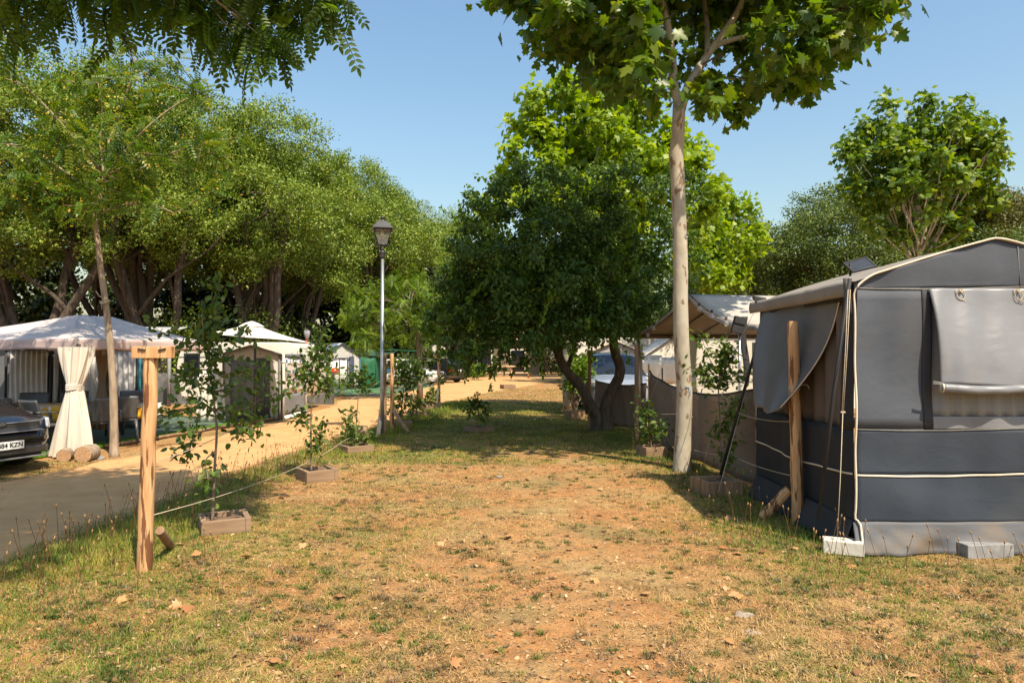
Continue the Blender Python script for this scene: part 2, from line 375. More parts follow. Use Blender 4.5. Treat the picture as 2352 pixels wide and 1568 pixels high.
def build_ground():
    xs = np.concatenate([np.array([-600, -200, -80, -40, -22]), np.arange(-14, 14.01, 0.11), np.array([22, 40, 80, 200, 600])])
    ys = np.concatenate([np.array([-200, -40, -8]), np.arange(1, 9, 0.08), np.arange(9, 34, 0.22), np.array([36, 40, 45, 52, 60, 80, 120, 250, 700])])
    Xg, Yg = np.meshgrid(xs, ys); Z = hgt(Xg, Yg)
    nx, ny = len(xs), len(ys)
    i = np.arange(nx - 1)[None, :] + np.arange(ny - 1)[:, None] * nx
    loops = np.stack([i, i + 1, i + 1 + nx, i + nx], -1).reshape(-1)
    me = bpy.data.meshes.new('ground'); N = nx * ny; Fc = (nx - 1) * (ny - 1)
    me.vertices.add(N); me.loops.add(Fc * 4); me.polygons.add(Fc)
    me.vertices.foreach_set('co', np.stack([Xg, Yg, Z], -1).astype(np.float32).ravel()); me.loops.foreach_set('vertex_index', loops.astype(np.int32))
    me.polygons.foreach_set('loop_start', (np.arange(Fc) * 4).astype(np.int32)); me.polygons.foreach_set('loop_total', np.full(Fc, 4, np.int32))
    me.update(calc_edges=True); me.polygons.foreach_set('use_smooth', np.ones(Fc, bool))
    link('ground', me, GROUND)['kind'] = 'structure'
build_ground()
SAND = mat('path_sand', (0.47, 0.275, 0.12), (0.54, 0.33, 0.155), 0.95, 3, bump=0.5, bs=60, bdist=0.006, spec=.1, detail=10, c3=(0.42, 0.24, 0.11), s3=1.0, f3=(.5, .75))
def path_edges(y):
    """left and right X of the sandy path at depth y"""
    yr = [-2, 3, 5.2, 6.6, 10.4, 15, 22.4, 28, 34, 42, 52, 64]; xr = [-3.9, -3.9, -3.9, -3.95, -3.8, -3.1, -2.4, -1.4, 0.0, 2.2, 4.0, 6.0]
    yl = [-2, 5, 9, 10.6, 16, 21.4, 28, 34, 42, 52, 64]; xl = [-6.8, -6.8, -6.7, -6.3, -5.7, -5.9, -6.4, -6.0, -4.5, -2.6, 0]
    return np.interp(y, yl, xl), np.interp(y, yr, xr)
mb = MB()
def pf(u, v):
    y = -2 + 66 * v ** 1.5; a, b = path_edges(y)
    a += 0.22 * (vnoise(np.array(0.), np.array(y), .5, 9) - .5) + .5 * (vnoise(np.array(0.), np.array(y), 2.2, 8) - .5)
    b += 0.25 * (vnoise(np.array(5.), np.array(y), .4, 9) - .5) + .5 * (vnoise(np.array(5.), np.array(y), 2.2, 8) - .5)
    x = a + (b - a) * u; e = min(u, 1 - u)
    return (float(x), float(y), float(hgt(x, y)) + 0.004 + 0.012 * min(1, e * 6) - (0.012 if e == 0 else 0))
mb.grid(pf, 30, 420); mb.build('path', SAND)['kind'] = 'structure'

gv = 5200; gy = 3.2 + 12 * rng.random(gv) ** 1.4; pa, pb = path_edges(gy); gt = rng.random(gv); gx = pa + (pb - pa) * np.where(rng.random(gv) < .5, gt, np.where(gt < .5, gt ** 2, 1 - (1 - gt) ** 2 * .4))
okp = gx > -gy * .8; gx, gy = gx[okp], gy[okp]; gv = len(gx)
o = soup('gravel', OVAL[0], [(0, 3, 2, 1), (0, 5, 4, 3)], np.stack([gx, gy, hgt(gx, gy) + .018], -1), rng.normal(size=(gv, 3)) * np.array([1, 1, .2]), rng.normal(size=(gv, 3)) * .3 + np.array([0, 0, 1]), .008 + .022 * rng.random(gv) ** 3, leafmat('gravel_chip', [(.30, .20, .12), (.48, .36, .24), (.18, .12, .08), (.40, .30, .22)], trans=0.0, rough=.9))
tag(o, 'loose grit and dead leaf chips scattered on the sandy path', 'gravel', kind='stuff')
# grass -------------------------------------------------------------
def in_path(x, y, m=0.0):
    a, b = path_edges(y); return (x > a + m) & (x < b - m)
def grass_field():
    # candidates: denser near the camera
    def sample(n, y0, y1, pw=1.6):
        y = y0 + (y1 - y0) * rng.random(n) ** pw
        half = y * 0.78 + 0.6
        x = (rng.random(n) * 2 - 1) * half
        return x, y
    out = {'g': [], 'd': []}
    x, y = sample(1500000, 2.7, 34, 1.7)
    bare = np.exp(-((x - 0.45 - 0.05 * (y - 5)) / (0.55 + 0.06 * y)) ** 2) * (y < 11.5)
    n1 = vnoise(x, y, .9, 11); n2 = vnoise(x, y, .28, 12); n3 = vnoise(x, y, .09, 13); n4 = vnoise(x, y, 2.5, 14)
    verge = np.exp(-((x - path_edges(y)[1] - 0.5) / 0.55) ** 2) * np.clip((y - 4.6) / 1.2, .15, 1) * (y < 24)
    right = np.exp(-((x - 2.35 - 0.02 * y) / 0.55) ** 2) * (y > 3.8) * (y < 15)
    shade = ((y > 10.2) & (y < 24) & (x > -3) & (x < 2.4)) * 1.0
    left = np.clip((-x - 0.6) / 1.6, 0, 1) * (y < 7.5)
    rgt = np.clip((x - 1.4) / 1.0, 0, 1) * (y < 6.5)
    green = 0.22 * n1 + 0.34 * n2 + 0.30 * n3 + 0.12 * n4 + 0.30 * verge + 0.30 * right * np.clip((y - 4.2) / 1.5, .3, 1) + 0.30 * shade + 0.24 * left + 0.17 * rgt - 0.30 * bare - 0.29
    green += rng.normal(size=len(x)) * 0.05
    ok = ~in_path(x, y, 0.12 + 0.1 * n3)
    ok &= ~((x < -5.5) & (y > 10.5))
    ok &= ~((x > 2.95) & (y > 5.75))
    g = ok & (green > 0.22) & (rng.random(len(x)) < np.clip(0.10 + 1.8 * (green - .2), 0, .8))
    dry = 0.3 * n1 + 0.35 * n2 + 0.35 * vnoise(x, y, .10, 21) - 0.36 * bare + .12
    d = ok & ~g & (dry > 0.34) & (rng.random(len(x)) < np.clip((dry - .28) * 2.1, 0, .8))
    return (x, y, g, d, verge, right, shade)
x, y, g, d, verge, right, shade = grass_field()
BLADE = ([(-0.05, 0.5, 0), (-0.05, -0.5, 0), (0.55, -0.28, 0.0), (1, 0, 0.0), (0.55, 0.28, 0.0)], [(0, 1, 2, 3, 4)])
def blades(name, x, y, L, wd, tilt, m, label, cat):
    n = len(x); pos = np.stack([x, y, hgt(x, y) - 0.002], -1)
    az = rng.random(n) * 2 * np.pi
    dirh = np.stack([np.cos(az), np.sin(az), np.zeros(n)], -1)
    X = dirh * tilt[:, None] + np.array([0, 0, 1.0])
    X /= np.linalg.norm(X, axis=1, keepdims=True)
    side = np.stack([-np.sin(az), np.cos(az), np.zeros(n)], -1)
    bend = dirh * 0.35 * L[:, None]
    # five-vertex blade, curved over
    p0 = pos - side * wd[:, None] / 2; p1 = pos + side * wd[:, None] / 2
    mid = pos + X * (L * 0.55)[:, None] + bend * 0.15; p2 = mid + side * wd[:, None] * .35; p4 = mid - side * wd[:, None] * .35
    tip = pos + X * L[:, None] * 0.93 + bend * .8
    co = np.stack([p0, p1, p2, tip, p4], 1).reshape(-1, 3)
    k = np.arange(n)[:, None] * 5
    q = (k + np.array([0, 1, 2, 4])).reshape(-1); t = (k + np.array([4, 2, 3])).reshape(-1)
    loops = np.concatenate([q, t]); tot = np.concatenate([np.full(n, 4), np.full(n, 3)]); st = np.concatenate([[0], np.cumsum(tot)[:-1]])
    me = bpy.data.meshes.new(name); me.vertices.add(5 * n); me.loops.add(len(loops)); me.polygons.add(2 * n)
    me.vertices.foreach_set('co', co.astype(np.float32).ravel()); me.loops.foreach_set('vertex_index', loops.astype(np.int32))
    me.polygons.foreach_set('loop_start', st.astype(np.int32)); me.polygons.foreach_set('loop_total', tot.astype(np.int32)); me.update(calc_edges=True)
    a = me.attributes.new('rnd', 'FLOAT', 'FACE'); r = np.clip(0.5 + (vnoise(x, y, .4, 31) - .5) * .7 + rng.normal(size=n) * .22, 0, 1)
    a.data.foreach_set('value', np.concatenate([r, r]).astype(np.float32))
    o = link(name, me, m); tag(o, label, cat, kind='stuff'); return o
GRASS = leafmat('grass_green', [(0.05, 0.11, 0.010), (0.10, 0.18, 0.014), (0.20, 0.26, 0.025), (0.36, 0.32, 0.06)], trans=.3, rough=.6, tcol=(1.2, 1.2, .6))
STRAW = leafmat('grass_dry', [(0.17, 0.09, 0.035), (0.38, 0.225, 0.085), (0.60, 0.40, 0.165), (0.24, 0.18, 0.055)], trans=.2, rough=.7, tcol=(1, 1, 1))
xs, ys_ = x[g], y[g]; vg = verge[g]; rg = right[g] * np.clip((ys_ - 4.9) / 1.5, .1, 1); sh = shade[g]
k = rng.random(len(xs))
L = (0.012 + 0.024 * k) * (1 + 3.4 * vg * k ** 2 + 2.2 * rg * k ** 2 + 0.5 * sh)
big = np.maximum(1, ys_ / 7)
blades('green_grass', xs, ys_, L * (1 + 0.08 * (big - 1)), 0.0042 * big * (0.7 + .6 * rng.random(len(xs))), np.abs(rng.normal(size=len(xs))) * (.9 - .5 * np.maximum(vg, rg)), GRASS, 'patchy green grass growing over the camping pitch and beside the path', 'grass')
xs, ys_ = x[d], y[d]; big = np.maximum(1, ys_ / 6)
blades('dry_grass', xs, ys_, (0.018 + .042 * rng.random(len(xs)) ** 1.5) * (1 + .1 * (big - 1)), 0.004 * big * (0.7 + .6 * rng.random(len(xs))), np.abs(rng.normal(size=len(xs))) * 2.2 + 1.0, STRAW, 'flattened straw coloured dry grass on the camping pitch', 'dry grass')
# tall seed stalks along the verge and the fence
st = MB(); hd = MB()
def stalk(px, py, h, lean=.25):
    a = random.uniform(0, 6.28); b = Vector((px, py, 0)); t = b + Vector((math.cos(a) * h * lean, math.sin(a) * h * lean, h))
    m_ = b.lerp(t, .5) + Vector((0, 0, h * .06)); st.tube([b, m_, t], [.0022, .0016], 4, cap=False)
    dd = (t - m_).normalized(); hd.tube([t, t + dd * .012, t + dd * .03], [.003, .0065, .003], 6)
for i in range(220):
    yy = random.uniform(4.5, 13); stalk(path_edges(yy)[1] + random.uniform(0.1, 1.0), yy, random.uniform(.15, .42))
for i in range(120):
    yy = random.uniform(4.9, 13); stalk(random.uniform(1.9, 2.8), yy, random.uniform(.12, .4))
for i in range(40): stalk(random.uniform(2.9, 5.2), random.uniform(4.9, 5.4), random.uniform(.1, .3))
for i in range(12): stalk(random.uniform(-3.3, -1.6), random.uniform(3.8, 5.5), random.uniform(.1, .3))
s_ = tag(st.build('seed_stalks', STRAW), 'thin wild grass stalks with brown seed heads along the verge and fence', 'grass stalks', kind='stuff')
hd.build('seed_heads', mat('seed_head', (.22, .12, .05), (.3, .18, .08), .9), s_)
# litter: flat fallen leaves and chips
n = 30000
yy = 2.9 + 10 * rng.random(n) ** 1.6; xx = (rng.random(n) * 2 - 1) * (yy * .78 + .5)
okk = ~in_path(xx, yy, .1) & ~((xx > 2.9) & (yy > 5.7)); xx, yy = xx[okk], yy[okk]; n = len(xx)
pos = np.stack([xx, yy, hgt(xx, yy) + .006], -1)
LIT = leafmat('fallen_leaf', [(0.22, 0.11, 0.05), (0.40, 0.25, 0.12), (0.56, 0.40, 0.23), (0.10, 0.055, 0.03), (0.30, 0.20, 0.09), (0.48, 0.30, 0.15), (.14, .10, .04)], trans=.1, rough=.8, tcol=(1, 1, 1))
o = soup('leaf_litter', OVAL[0], OVAL[1], pos, rng.normal(size=(n, 3)) * np.array([1, 1, .25]), rng.normal(size=(n, 3)) * .5 + np.array([0, 0, 1]), .010 + .030 * rng.random(n) ** 3, LIT)
tag(o, 'small fallen dead leaves and straw chips strewn over the dry ground', 'leaf litter', kind='stuff')
n = 110
yy = 3.1 + 6 * rng.random(n); xx = (rng.random(n) * 2 - 1) * (yy * .6); kk = ~in_path(xx, yy, 0) & (xx < 2.7); xx, yy = xx[kk], yy[kk]; n = len(xx)
pos = np.stack([xx, yy, hgt(xx, yy) + .022], -1)
tag(soup('fallen_leaves', PLANE[0], PLANE[1], pos, rng.normal(size=(n, 3)) * np.array([1, 1, .2]), rng.normal(size=(n, 3)) * .5 + np.array([0, 0, 1]), .035 + .05 * rng.random(n), leafmat('dead_plane_leaf', [(.30, .13, .05), (.45, .25, .10), (.52, .32, .15), (.25, .10, .04)], trans=.1, tcol=(1, 1, 1))), 'curled brown lobed leaves lying here and there on the lawn', 'fallen leaves', kind='stuff')
# low tufts: spreading clumps of green, olive and dead blades
def tufts(name, nt_, m, label, seed):
    global rng
    rng = np.random.default_rng(seed)
    ty = 3.0 + 13 * rng.random(nt_) ** 1.5; tx = (rng.random(nt_) * 2 - 1) * (ty * .76 + .3)
    q = ~in_path(tx, ty, -.05) & ~((tx > 2.95) & (ty > 5.6)) & ~((tx < -5.5) & (ty > 10.4))
    q &= rng.random(nt_) < np.clip(.25 + vnoise(tx, ty, .8, 41) * 1.1 - .55 * np.exp(-((tx - .45) / (.5 + .06 * ty)) ** 2), 0.04, 1)
    tx, ty = tx[q], ty[q]; nb = 44; r = .02 + .055 * rng.random(len(tx)) ** 2
    a = rng.random((len(tx), nb)) * 6.283; rr = rng.random((len(tx), nb)) ** .6 * r[:, None]
    X = (tx[:, None] + np.cos(a) * rr * 1.3).ravel(); Y = (ty[:, None] + np.sin(a) * rr).ravel()
    b_ = np.maximum(1, Y / 7); L_ = (.014 + .030 * rng.random(len(X))) * np.repeat(.6 + .7 * rng.random(len(tx)), nb)
    blades(name, X, Y, L_, .0048 * b_ * (.6 + .7 * rng.random(len(X))), np.abs(rng.normal(size=len(X))) * 1.0 + .3, m, label, 'grass')
tufts('green_tufts', 3600, leafmat('tuft_green', [(.025, .050, .008), (.06, .095, .012), (.11, .15, .02), (.16, .19, .03)], trans=.25, tcol=(1.2, 1.2, .6)), 'small dark green tufts of weeds dotted over the dry lawn', 51)
tufts('dead_tufts', 2600, leafmat('tuft_dead', [(.06, .045, .025), (.13, .09, .045), (.24, .17, .08), (.10, .10, .03)], trans=.15, tcol=(1, 1, 1)), 'small dead brown tufts of grass dotted over the dry lawn', 52)

# ------------------------------------------------------------------ posts, ropes, planters
def rope(pts, label, sag=0.03, r=0.004, name='rope', m=None):
    """pts: world points; sagging line between them"""
    mb = MB(); q = []
    for i in range(len(pts) - 1):
        a, b = Vector(pts[i]), Vector(pts[i + 1])
        for k in range(6):
            t = k / 6; q.append(a.lerp(b, t) - Vector((0, 0, sag * (b - a).length * 4 * t * (1 - t) * .5)))
    q.append(Vector(pts[-1])); mb.tube(q, r, 5)
    return tag(mb.build(name, m or ROPE, base=q[0]), label, 'rope', 'guide ropes strung between the posts')
def post(u, vb, vt, du, label, top_u=None, m=WOOD, name='wooden_post', flat=False):
    b = G(u, vb); d = b.y; r = du / 2 * d / F; t = P(top_u if top_u is not None else u, vt, d)
    th = thing(name, label, 'post', b, 'wooden boundary posts')
    mb = MB(); k = 14; pts = [b.lerp(t, i / k) + Vector((math.sin(i * 1.3) * .003, math.cos(i * 1.7) * .003, 0)) for i in range(k + 1)]
    pts[0].z -= .1
    mb.tube(pts, [r * (1.08 - .12 * i / k) * (1 + .02 * math.sin(i * 2.1)) for i in range(k + 1)], 16)
    mb.build('shaft', m, th, bevel=.003)
    return th, b, t, r
def brace(th, a, b, r, m=WOOD):
    mb = MB(); mb.tube([a, Vector(a).lerp(Vector(b), .5), b], r, 10); mb.build('brace', m, th, bevel=.003)

pA, bA, tA, rA = post(331, 1310, 820, 31, 'tall wooden post with a short horizontal board nailed on top, in the left foreground', top_u=348)
mb = MB(); mb.box(P(352, 809, bA.y - .03), (.30, .055, .088)); mb.build('board', WOOD, pA, bevel=.004)
for uu in (325, 372):
    mb = MB(); c = P(uu, 803, bA.y - .062); mb.box(c, (.055, .012, .012), Matrix.Rotation(.15 if uu < 350 else -.2, 3, 'Y')); mb.build('nail_hole', BLACK, pA)
brace(pA, bA + V3(.03, .16, .26), G(366, 1268) + V3(.03, .12, .02), .035, WOOD_D)
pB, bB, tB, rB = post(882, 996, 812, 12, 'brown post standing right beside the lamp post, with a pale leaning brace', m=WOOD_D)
brace(pB, bB + V3(-.03, -.07, .62), G(868, 1003), .045, mat('pale_brace', (.50, .38, .25), (.62, .49, .34), .8, 9, (1, 1, .1), bump=.3))
pC, bC, tC, rC = post(900.5, 986, 812, 9, 'slim post just right of the lamp post, propped by a brace on its right')
brace(pC, bC + V3(.03, 0, .42), G(938, 993), .045, WOOD_D)
pD, bD, tD, rD = post(1008, 928, 820, 7, 'distant post with a small board on top beside the path bend')
mb = MB(); mb.box(P(1008, 817, bD.y - .05), (.38, .05, .1)); mb.build('board', WOOD_D, pD)
brace(pD, bD + V3(-.03, -.06, .5), G(1001, 932), .05, mat('pale_brace', (1, 1, 1)))
pE, bE, tE, rE = post(1833, 1200, 738, 25, 'thick orange-brown post standing in front of the large grey awning', top_u=1821)
brace(pE, bE + V3(-.04, .10, .30), bE + V3(-.26, .22, .0), .05)
mb = MB()
for dz in (0, .012, .024):
    c = bE.lerp(tE, .66 + dz / 1.8); mb.tube([c + V3(math.cos(a) * .052, math.sin(a) * .052, 0) for a in np.linspace(0, 6.28, 15)], .005, 5)
c = bE.lerp(tE, .68); mb.tube([c + V3(.05, -.02, 0), c + V3(.09, -.03, .012), c + V3(.12, -.03, -.005), c + V3(.125, -.03, -.03)], .005, 5, sub=3)
mb.build('rope_tie', ROPE, pE)
pF, bF, tF, rF = post(1462, 1012, 790, 9, 'brown post where the mesh windbreak meets the oak side, left of the plane trunk', m=WOOD_D)
pG, bG, tG, rG = post(1354, 985, 804, 8, 'dark thin post left of the blue-windowed car, behind the forked oak trunk', m=WOOD_D)
pH, bH, tH, rH = post(1472, 965, 794, 8, 'blackened round post behind the brown post beside the blue-windowed car', m=mat('black_post', (.04, .03, .025), (.07, .05, .04), .8, 8, (1, 1, .1)))
rope([bA + V3(.05, 0, .41), G(689, 1110) + V3(0, 0, .22), G(775, 1043) + V3(.1, 0, .22), bB + V3(0, 0, .36)], 'lower pale rope running from the foreground post past the planters to the lamp post', .02)
rope([bA + V3(.05, 0, .80), P(530, 988, 7.3), P(740, 951, 10.5), bB + V3(0, 0, 1.15)], 'upper pale rope from the foreground post through the apple saplings', .02)
rope([bB + V3(0, 0, 1.15), bC + V3(0, -.05, .95), bD + V3(0, 0, .95), P(1190, 866, 27)], 'upper thin rope from the lamp post towards the far post by the path bend', .03)
rope([bC + V3(0, -.05, .38), P(1100, 950, 18), P(1240, 958, 17), bG + V3(0, 0, .45)], 'low rope crossing the shaded lawn between the lamp post and the oak', .02)
rope([bF + V3(0, -.05, 1.2), P(1545, 880, 11.2)], 'rope tied from the brown post to the left of the plane trunk', .04)
rope([P(1592, 886, 9.7), P(1640, 880, 9.2), P(1700, 950, 7.9), bE + V3(0, -.05, .98)], 'rope looping from the plane trunk down to the orange-brown post', .05)
rope([bF + V3(.03, -.05, .6), P(1552, 950, 10.4), P(1592, 957, 9.6)], 'middle rope in front of the mesh windbreak behind the plane trunk', .03)
rope([P(1594, 1033, 9.4), P(1680, 1046, 8.2), bE + V3(-.04, -.03, .45)], 'low rope from the plane trunk base to the orange-brown post', .03)

SOIL = mat('planter_soil', (.10, .06, .035), (.19, .12, .07), .95, 22, bump=.9, bs=40, bdist=.02)
def planter(x0, x1, vb, h, ang, label, m=WOOD_G, dep=None):
    a = G(x0, vb); b = G(x1, vb); wd = (b.x - a.x) * .80; c = Vector(((a.x + b.x) / 2, a.y + wd * .45, 0)); hh = wd / 2; t = wd * .12
    th = thing('planter', label, 'planter', c, 'timber tree planters')
    Mx = Matrix.Translation(c) @ Matrix.Rotation(R(ang), 4, 'Z')
    for k in range(4):
        mb = MB(Mx @ Matrix.Rotation(k * math.pi / 2, 4, 'Z')); mb.box((-t / 2, -hh + t / 2, h / 2 - .03), (2 * hh - t - .003, t, h + .06 + .003 * (k % 2)))
        mb.build('board', m, th, bevel=.004)
    mb = MB(Mx); mb.grid(lambda u, v: ((u - .5) * (2 * hh - t), (v - .5) * (2 * hh - t), h * .72 + .02 * math.sin(u * 9) * math.cos(v * 7)), 8, 8); mb.build('soil', SOIL, th)
    return c
c1 = planter(428, 562, 1222, .11, 28, 'timber planter in the left foreground holding the largest apple sapling')
c2 = planter(672, 766, 1103, .125, 35, 'timber planter with a sunlit front board, second along the rope row')
c3 = planter(770, 850, 1040, .11, 35, 'dark timber planter with low weeds in front of the lamp post')
c4 = planter(892, 946, 981, .13, 20, 'small timber planter just behind the slim post right of the lamp')
c5 = planter(936, 984, 957, .13, 30, 'small sunlit timber planter between the slim post and the far post')
c6 = planter(962, 1012, 940, .16, 30, 'small timber planter at the foot of the far post')
c7 = planter(1065, 1130, 992, .10, 35, 'shaded timber planter alone in the middle of the lawn')
c8 = planter(1468, 1536, 1050, .16, 15, 'timber planter left of the plane trunk at the end of the windbreak')
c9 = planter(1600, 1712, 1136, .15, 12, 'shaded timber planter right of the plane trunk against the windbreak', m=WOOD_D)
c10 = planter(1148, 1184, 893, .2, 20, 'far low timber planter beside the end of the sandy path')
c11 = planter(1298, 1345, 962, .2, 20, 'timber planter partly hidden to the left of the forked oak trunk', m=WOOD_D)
# stump behind planter 3
b = G(822, 1012); mb = MB(); mb.tube([b - V3(0, 0, .05), b + V3(0, 0, .12), b + V3(0, 0, .27)], [.22, .20, .19], 14, wob=.06)
tag(mb.build('tree_stump', WOOD_D, base=b), 'short grey tree stump behind the planter in front of the lamp post', 'stump')
# loose stones
for (u, v, r, lab) in ((1147, 1094, .035, 'small white stone lying on the dry lawn in the sun'), (1708, 1412, .05, 'flat buried pale rock in the right foreground'), (1728, 1455, .045, 'flat pale rock nearest the camera on the right'), (222, 1052, .10, 'pale stone beside the cut logs by the gazebo')):
    c = G(u, v); mb = MB()
    def rock(a, b_, r=r, c=c):
        th_, ph = a * 2 * math.pi, b_ * math.pi; q = r * (1 + .2 * math.sin(3 * th_ + 2) * math.sin(2 * ph) + .1 * math.sin(7 * th_))
        return c + V3(q * 1.3 * math.cos(th_) * math.sin(ph), q * math.sin(th_) * math.sin(ph), q * .4 * math.cos(ph) - r * .05)
    mb.grid(rock, 14, 8); tag(mb.build('stone', mat('field_stone', (.34, .27, .21), (.24, .19, .15), .95, 14, bump=.6, bs=30, bdist=.01) if r < .06 and u > 1200 else STONE, base=c), lab, 'stone')

# ------------------------------------------------------------------ street lamp
b = G(877, 1000); d = b.y; px = d / F
lamp = thing('street_lamp', 'grey metal street lamp with a black four sided lantern beside the sandy path', 'street lamp', b)
mb = MB(); zt = P(877, 590, d).z; mb.tube([b, b + V3(0, 0, zt * .3), b + V3(0, 0, zt)], [.046, .042, .032], 16); mb.build('pole', METAL, lamp)
mb = MB(); zl = P(877, 575, d).z
mb.lathe(b + V3(0, 0, zl - .12), [(.0, -.03), (.045, -.03), (.05, 0), (.042, .05), (.06, .08), (.06, .1), (.03, .12), (.03, .2), (.001, .2)], 12)
mb.box(b + V3(-.11, 0, zl + .14), (.016, .016, .16), Matrix.Rotation(.5, 3, 'Y')); mb.box(b + V3(.11, 0, zl + .14), (.016, .016, .16), Matrix.Rotation(-.5, 3, 'Y'))
mb.build('collar', LAMPM, lamp)
def frus(z0, r0, z1, r1): return [(sx * r, sy * r, z) for z, r in ((z0, r0), (z1, r1)) for sx, sy in ((-1, -1), (1, -1), (1, 1), (-1, 1))]
Mx = Matrix.Translation(b) @ Matrix.Rotation(R(12), 4, 'Z')
z0 = P(877, 562, d).z; z1 = P(877, 530, d).z + .02; z2 = P(877, 508, d).z
mb = MB(Mx)
for sx, sy in ((-1, -1), (1, -1), (1, 1), (-1, 1)): mb.tube([(sx * .095, sy * .095, z0), (sx * .165, sy * .165, z1)], .011, 5)
for zz, rr in ((z0, .10), (z1, .17)):
    for k in range(4):
        a = Matrix.Rotation(k * math.pi / 2, 3, 'Z'); mb.tube([a @ V3(-rr, -rr, zz), a @ V3(rr, -rr, zz)], .013, 4)
mb.build('lantern_frame', LAMPM, lamp)
mb = MB(Mx); mb.add(frus(z0 + .01, .09, z1 - .01, .158), [(0, 1, 5, 4), (1, 2, 6, 5), (2, 3, 7, 6), (3, 0, 4, 7)]); mb.build('pane', CLEAR, lamp)
mb = MB(Mx); mb.add(frus(z1 + .012, .215, z1 + .03, .215), [(0, 1, 5, 4), (1, 2, 6, 5), (2, 3, 7, 6), (3, 0, 4, 7), (3, 2, 1, 0), (4, 5, 6, 7)])
mb.add(frus(z1 + .0305, .20, z2, .09), [(0, 1, 5, 4), (1, 2, 6, 5), (2, 3, 7, 6), (3, 0, 4, 7), (4, 5, 6, 7)])
mb.lathe((0, 0, z2), [(.06, 0), (.065, .02), (.03, .035), (.03, .06), (.055, .075), (.05, .09), (.001, .10)], 12); mb.build('lantern_roof', LAMPM, lamp)
mb = MB(Mx); mb.lathe((0, 0, z1 - .12), [(.001, 0), (.035, .02), (.04, .06), (.02, .1), (.02, .12)], 10); mb.build('bulb', WHITE_C, lamp)

# ------------------------------------------------------------------ big grey awning, right foreground
YF = 5.68; XL, XR = 2.86, 5.32; YB = 7.9; EZ, RZ = 2.22, 2.575; XM = 4.05
aw = thing('awning_tent', 'large slate grey awning tent with a rolled window blind, right foreground', 'awning tent', (XL, YF, 0))
def roofz(x):
    t = abs(x - XM) / (XM - XL); return RZ - (RZ - EZ) * t ** 1.12 if t < 1 else EZ
def wob(x, z): return .022 * (float(vnoise(np.array(x + z * .6), np.array(z - x * .3), .33, 61)) - .5) + .012 * math.sin(x * 5 + z * 3) + .008 * math.sin(z * 9 + x * 2.3) + .006 * math.sin(x * 17)
def front(x, z, off=0): return V3(x + (-.05 * (1 - z / 2.2)) * (1 if x < XM else -1) * max(0, 1 - abs(x - (XL if x < XM else XR)) / .8), YF - .06 * max(0, 1 - z / 2.2) + wob(x, z) - off, z)
def wall(name, x0, x1, z0, z1, m, off=0, nu=30, nv=12, top=None, fold=None, solid=.004):
    mb = MB()
    def f(u, v):
        x = x0 + (x1 - x0) * u; zt_ = top(x) if top else z1; z = z0 + (zt_ - z0) * v; p = front(x, z, off)
        if fold: p = p + fold(u, v)
        return p
    mb.grid(f, nu, nv); return mb.build(name, m, aw, solid=solid)
wall('gable', XL, XR, 2.17, 0, SLATE, top=roofz, nu=50)
wx0 = 3.415
wall('front_wall', XL, wx0 + .01, 1.0, 2.17, SLATE); wall('front_wall', XL, XR, .63, 1.0, SLATE_D, nu=50); wall('front_wall', XL, XR, .235, .63, SLATE_D, nu=50)
wall('recess_shade', wx0 - .005, wx0 + .07, 1.0, 2.17, mat('reveal_shade', (.02, .022, .026), (.03, .03, .035), .8), off=.006, nu=4)  # flat dark strip beside the blind, shade of the window recess painted in
NET = mat('patterned_window', (.20, .20, .195), (.16, .16, .16), .5, 3, bump=.2, bs=6)
def dotmat():
    m, n, l, b_ = _nodes('patterned_curtain'); b_.inputs['Roughness'].default_value = .6
    tc = n.new('ShaderNodeTexCoord'); sp = n.new('ShaderNodeSeparateXYZ'); l.new(tc.outputs['Object'], sp.inputs[0])
    def mt(op, a, v=None, c=None):
        q = n.new('ShaderNodeMath'); q.operation = op; l.new(a, q.inputs[0])
        if v is not None: q.inputs[1].default_value = v
        if c is not None: l.new(c, q.inputs[1])
        return q.outputs[0]
    fx = mt('ABSOLUTE', mt('SUBTRACT', mt('FRACT', mt('MULTIPLY', sp.outputs[0], 24)), .5)); fz = mt('ABSOLUTE', mt('SUBTRACT', mt('FRACT', mt('MULTIPLY', sp.outputs[2], 26)), .5))
    dd = mt('ADD', fx, c=fz); k = mt('LESS_THAN', dd, .13)
    mx = n.new('ShaderNodeMixRGB'); l.new(k, mx.inputs[0]); mx.inputs[1].default_value = (.21, .215, .22, 1); mx.inputs[2].default_value = (.11, .11, .11, 1)
    l.new(mx.outputs[0], b_.inputs['Base Color']); return m
DOT = dotmat()
wall('window_curtain', wx0 + .07, XR - .5, 1.10, 2.1, DOT, off=-.01, nu=60, fold=lambda u, v: V3(0, .012 * math.sin(u * 60), 0))
wall('window_sill', wx0 + .01, XR - .45, 1.0, 1.105, VINYL, off=.004, nu=30)
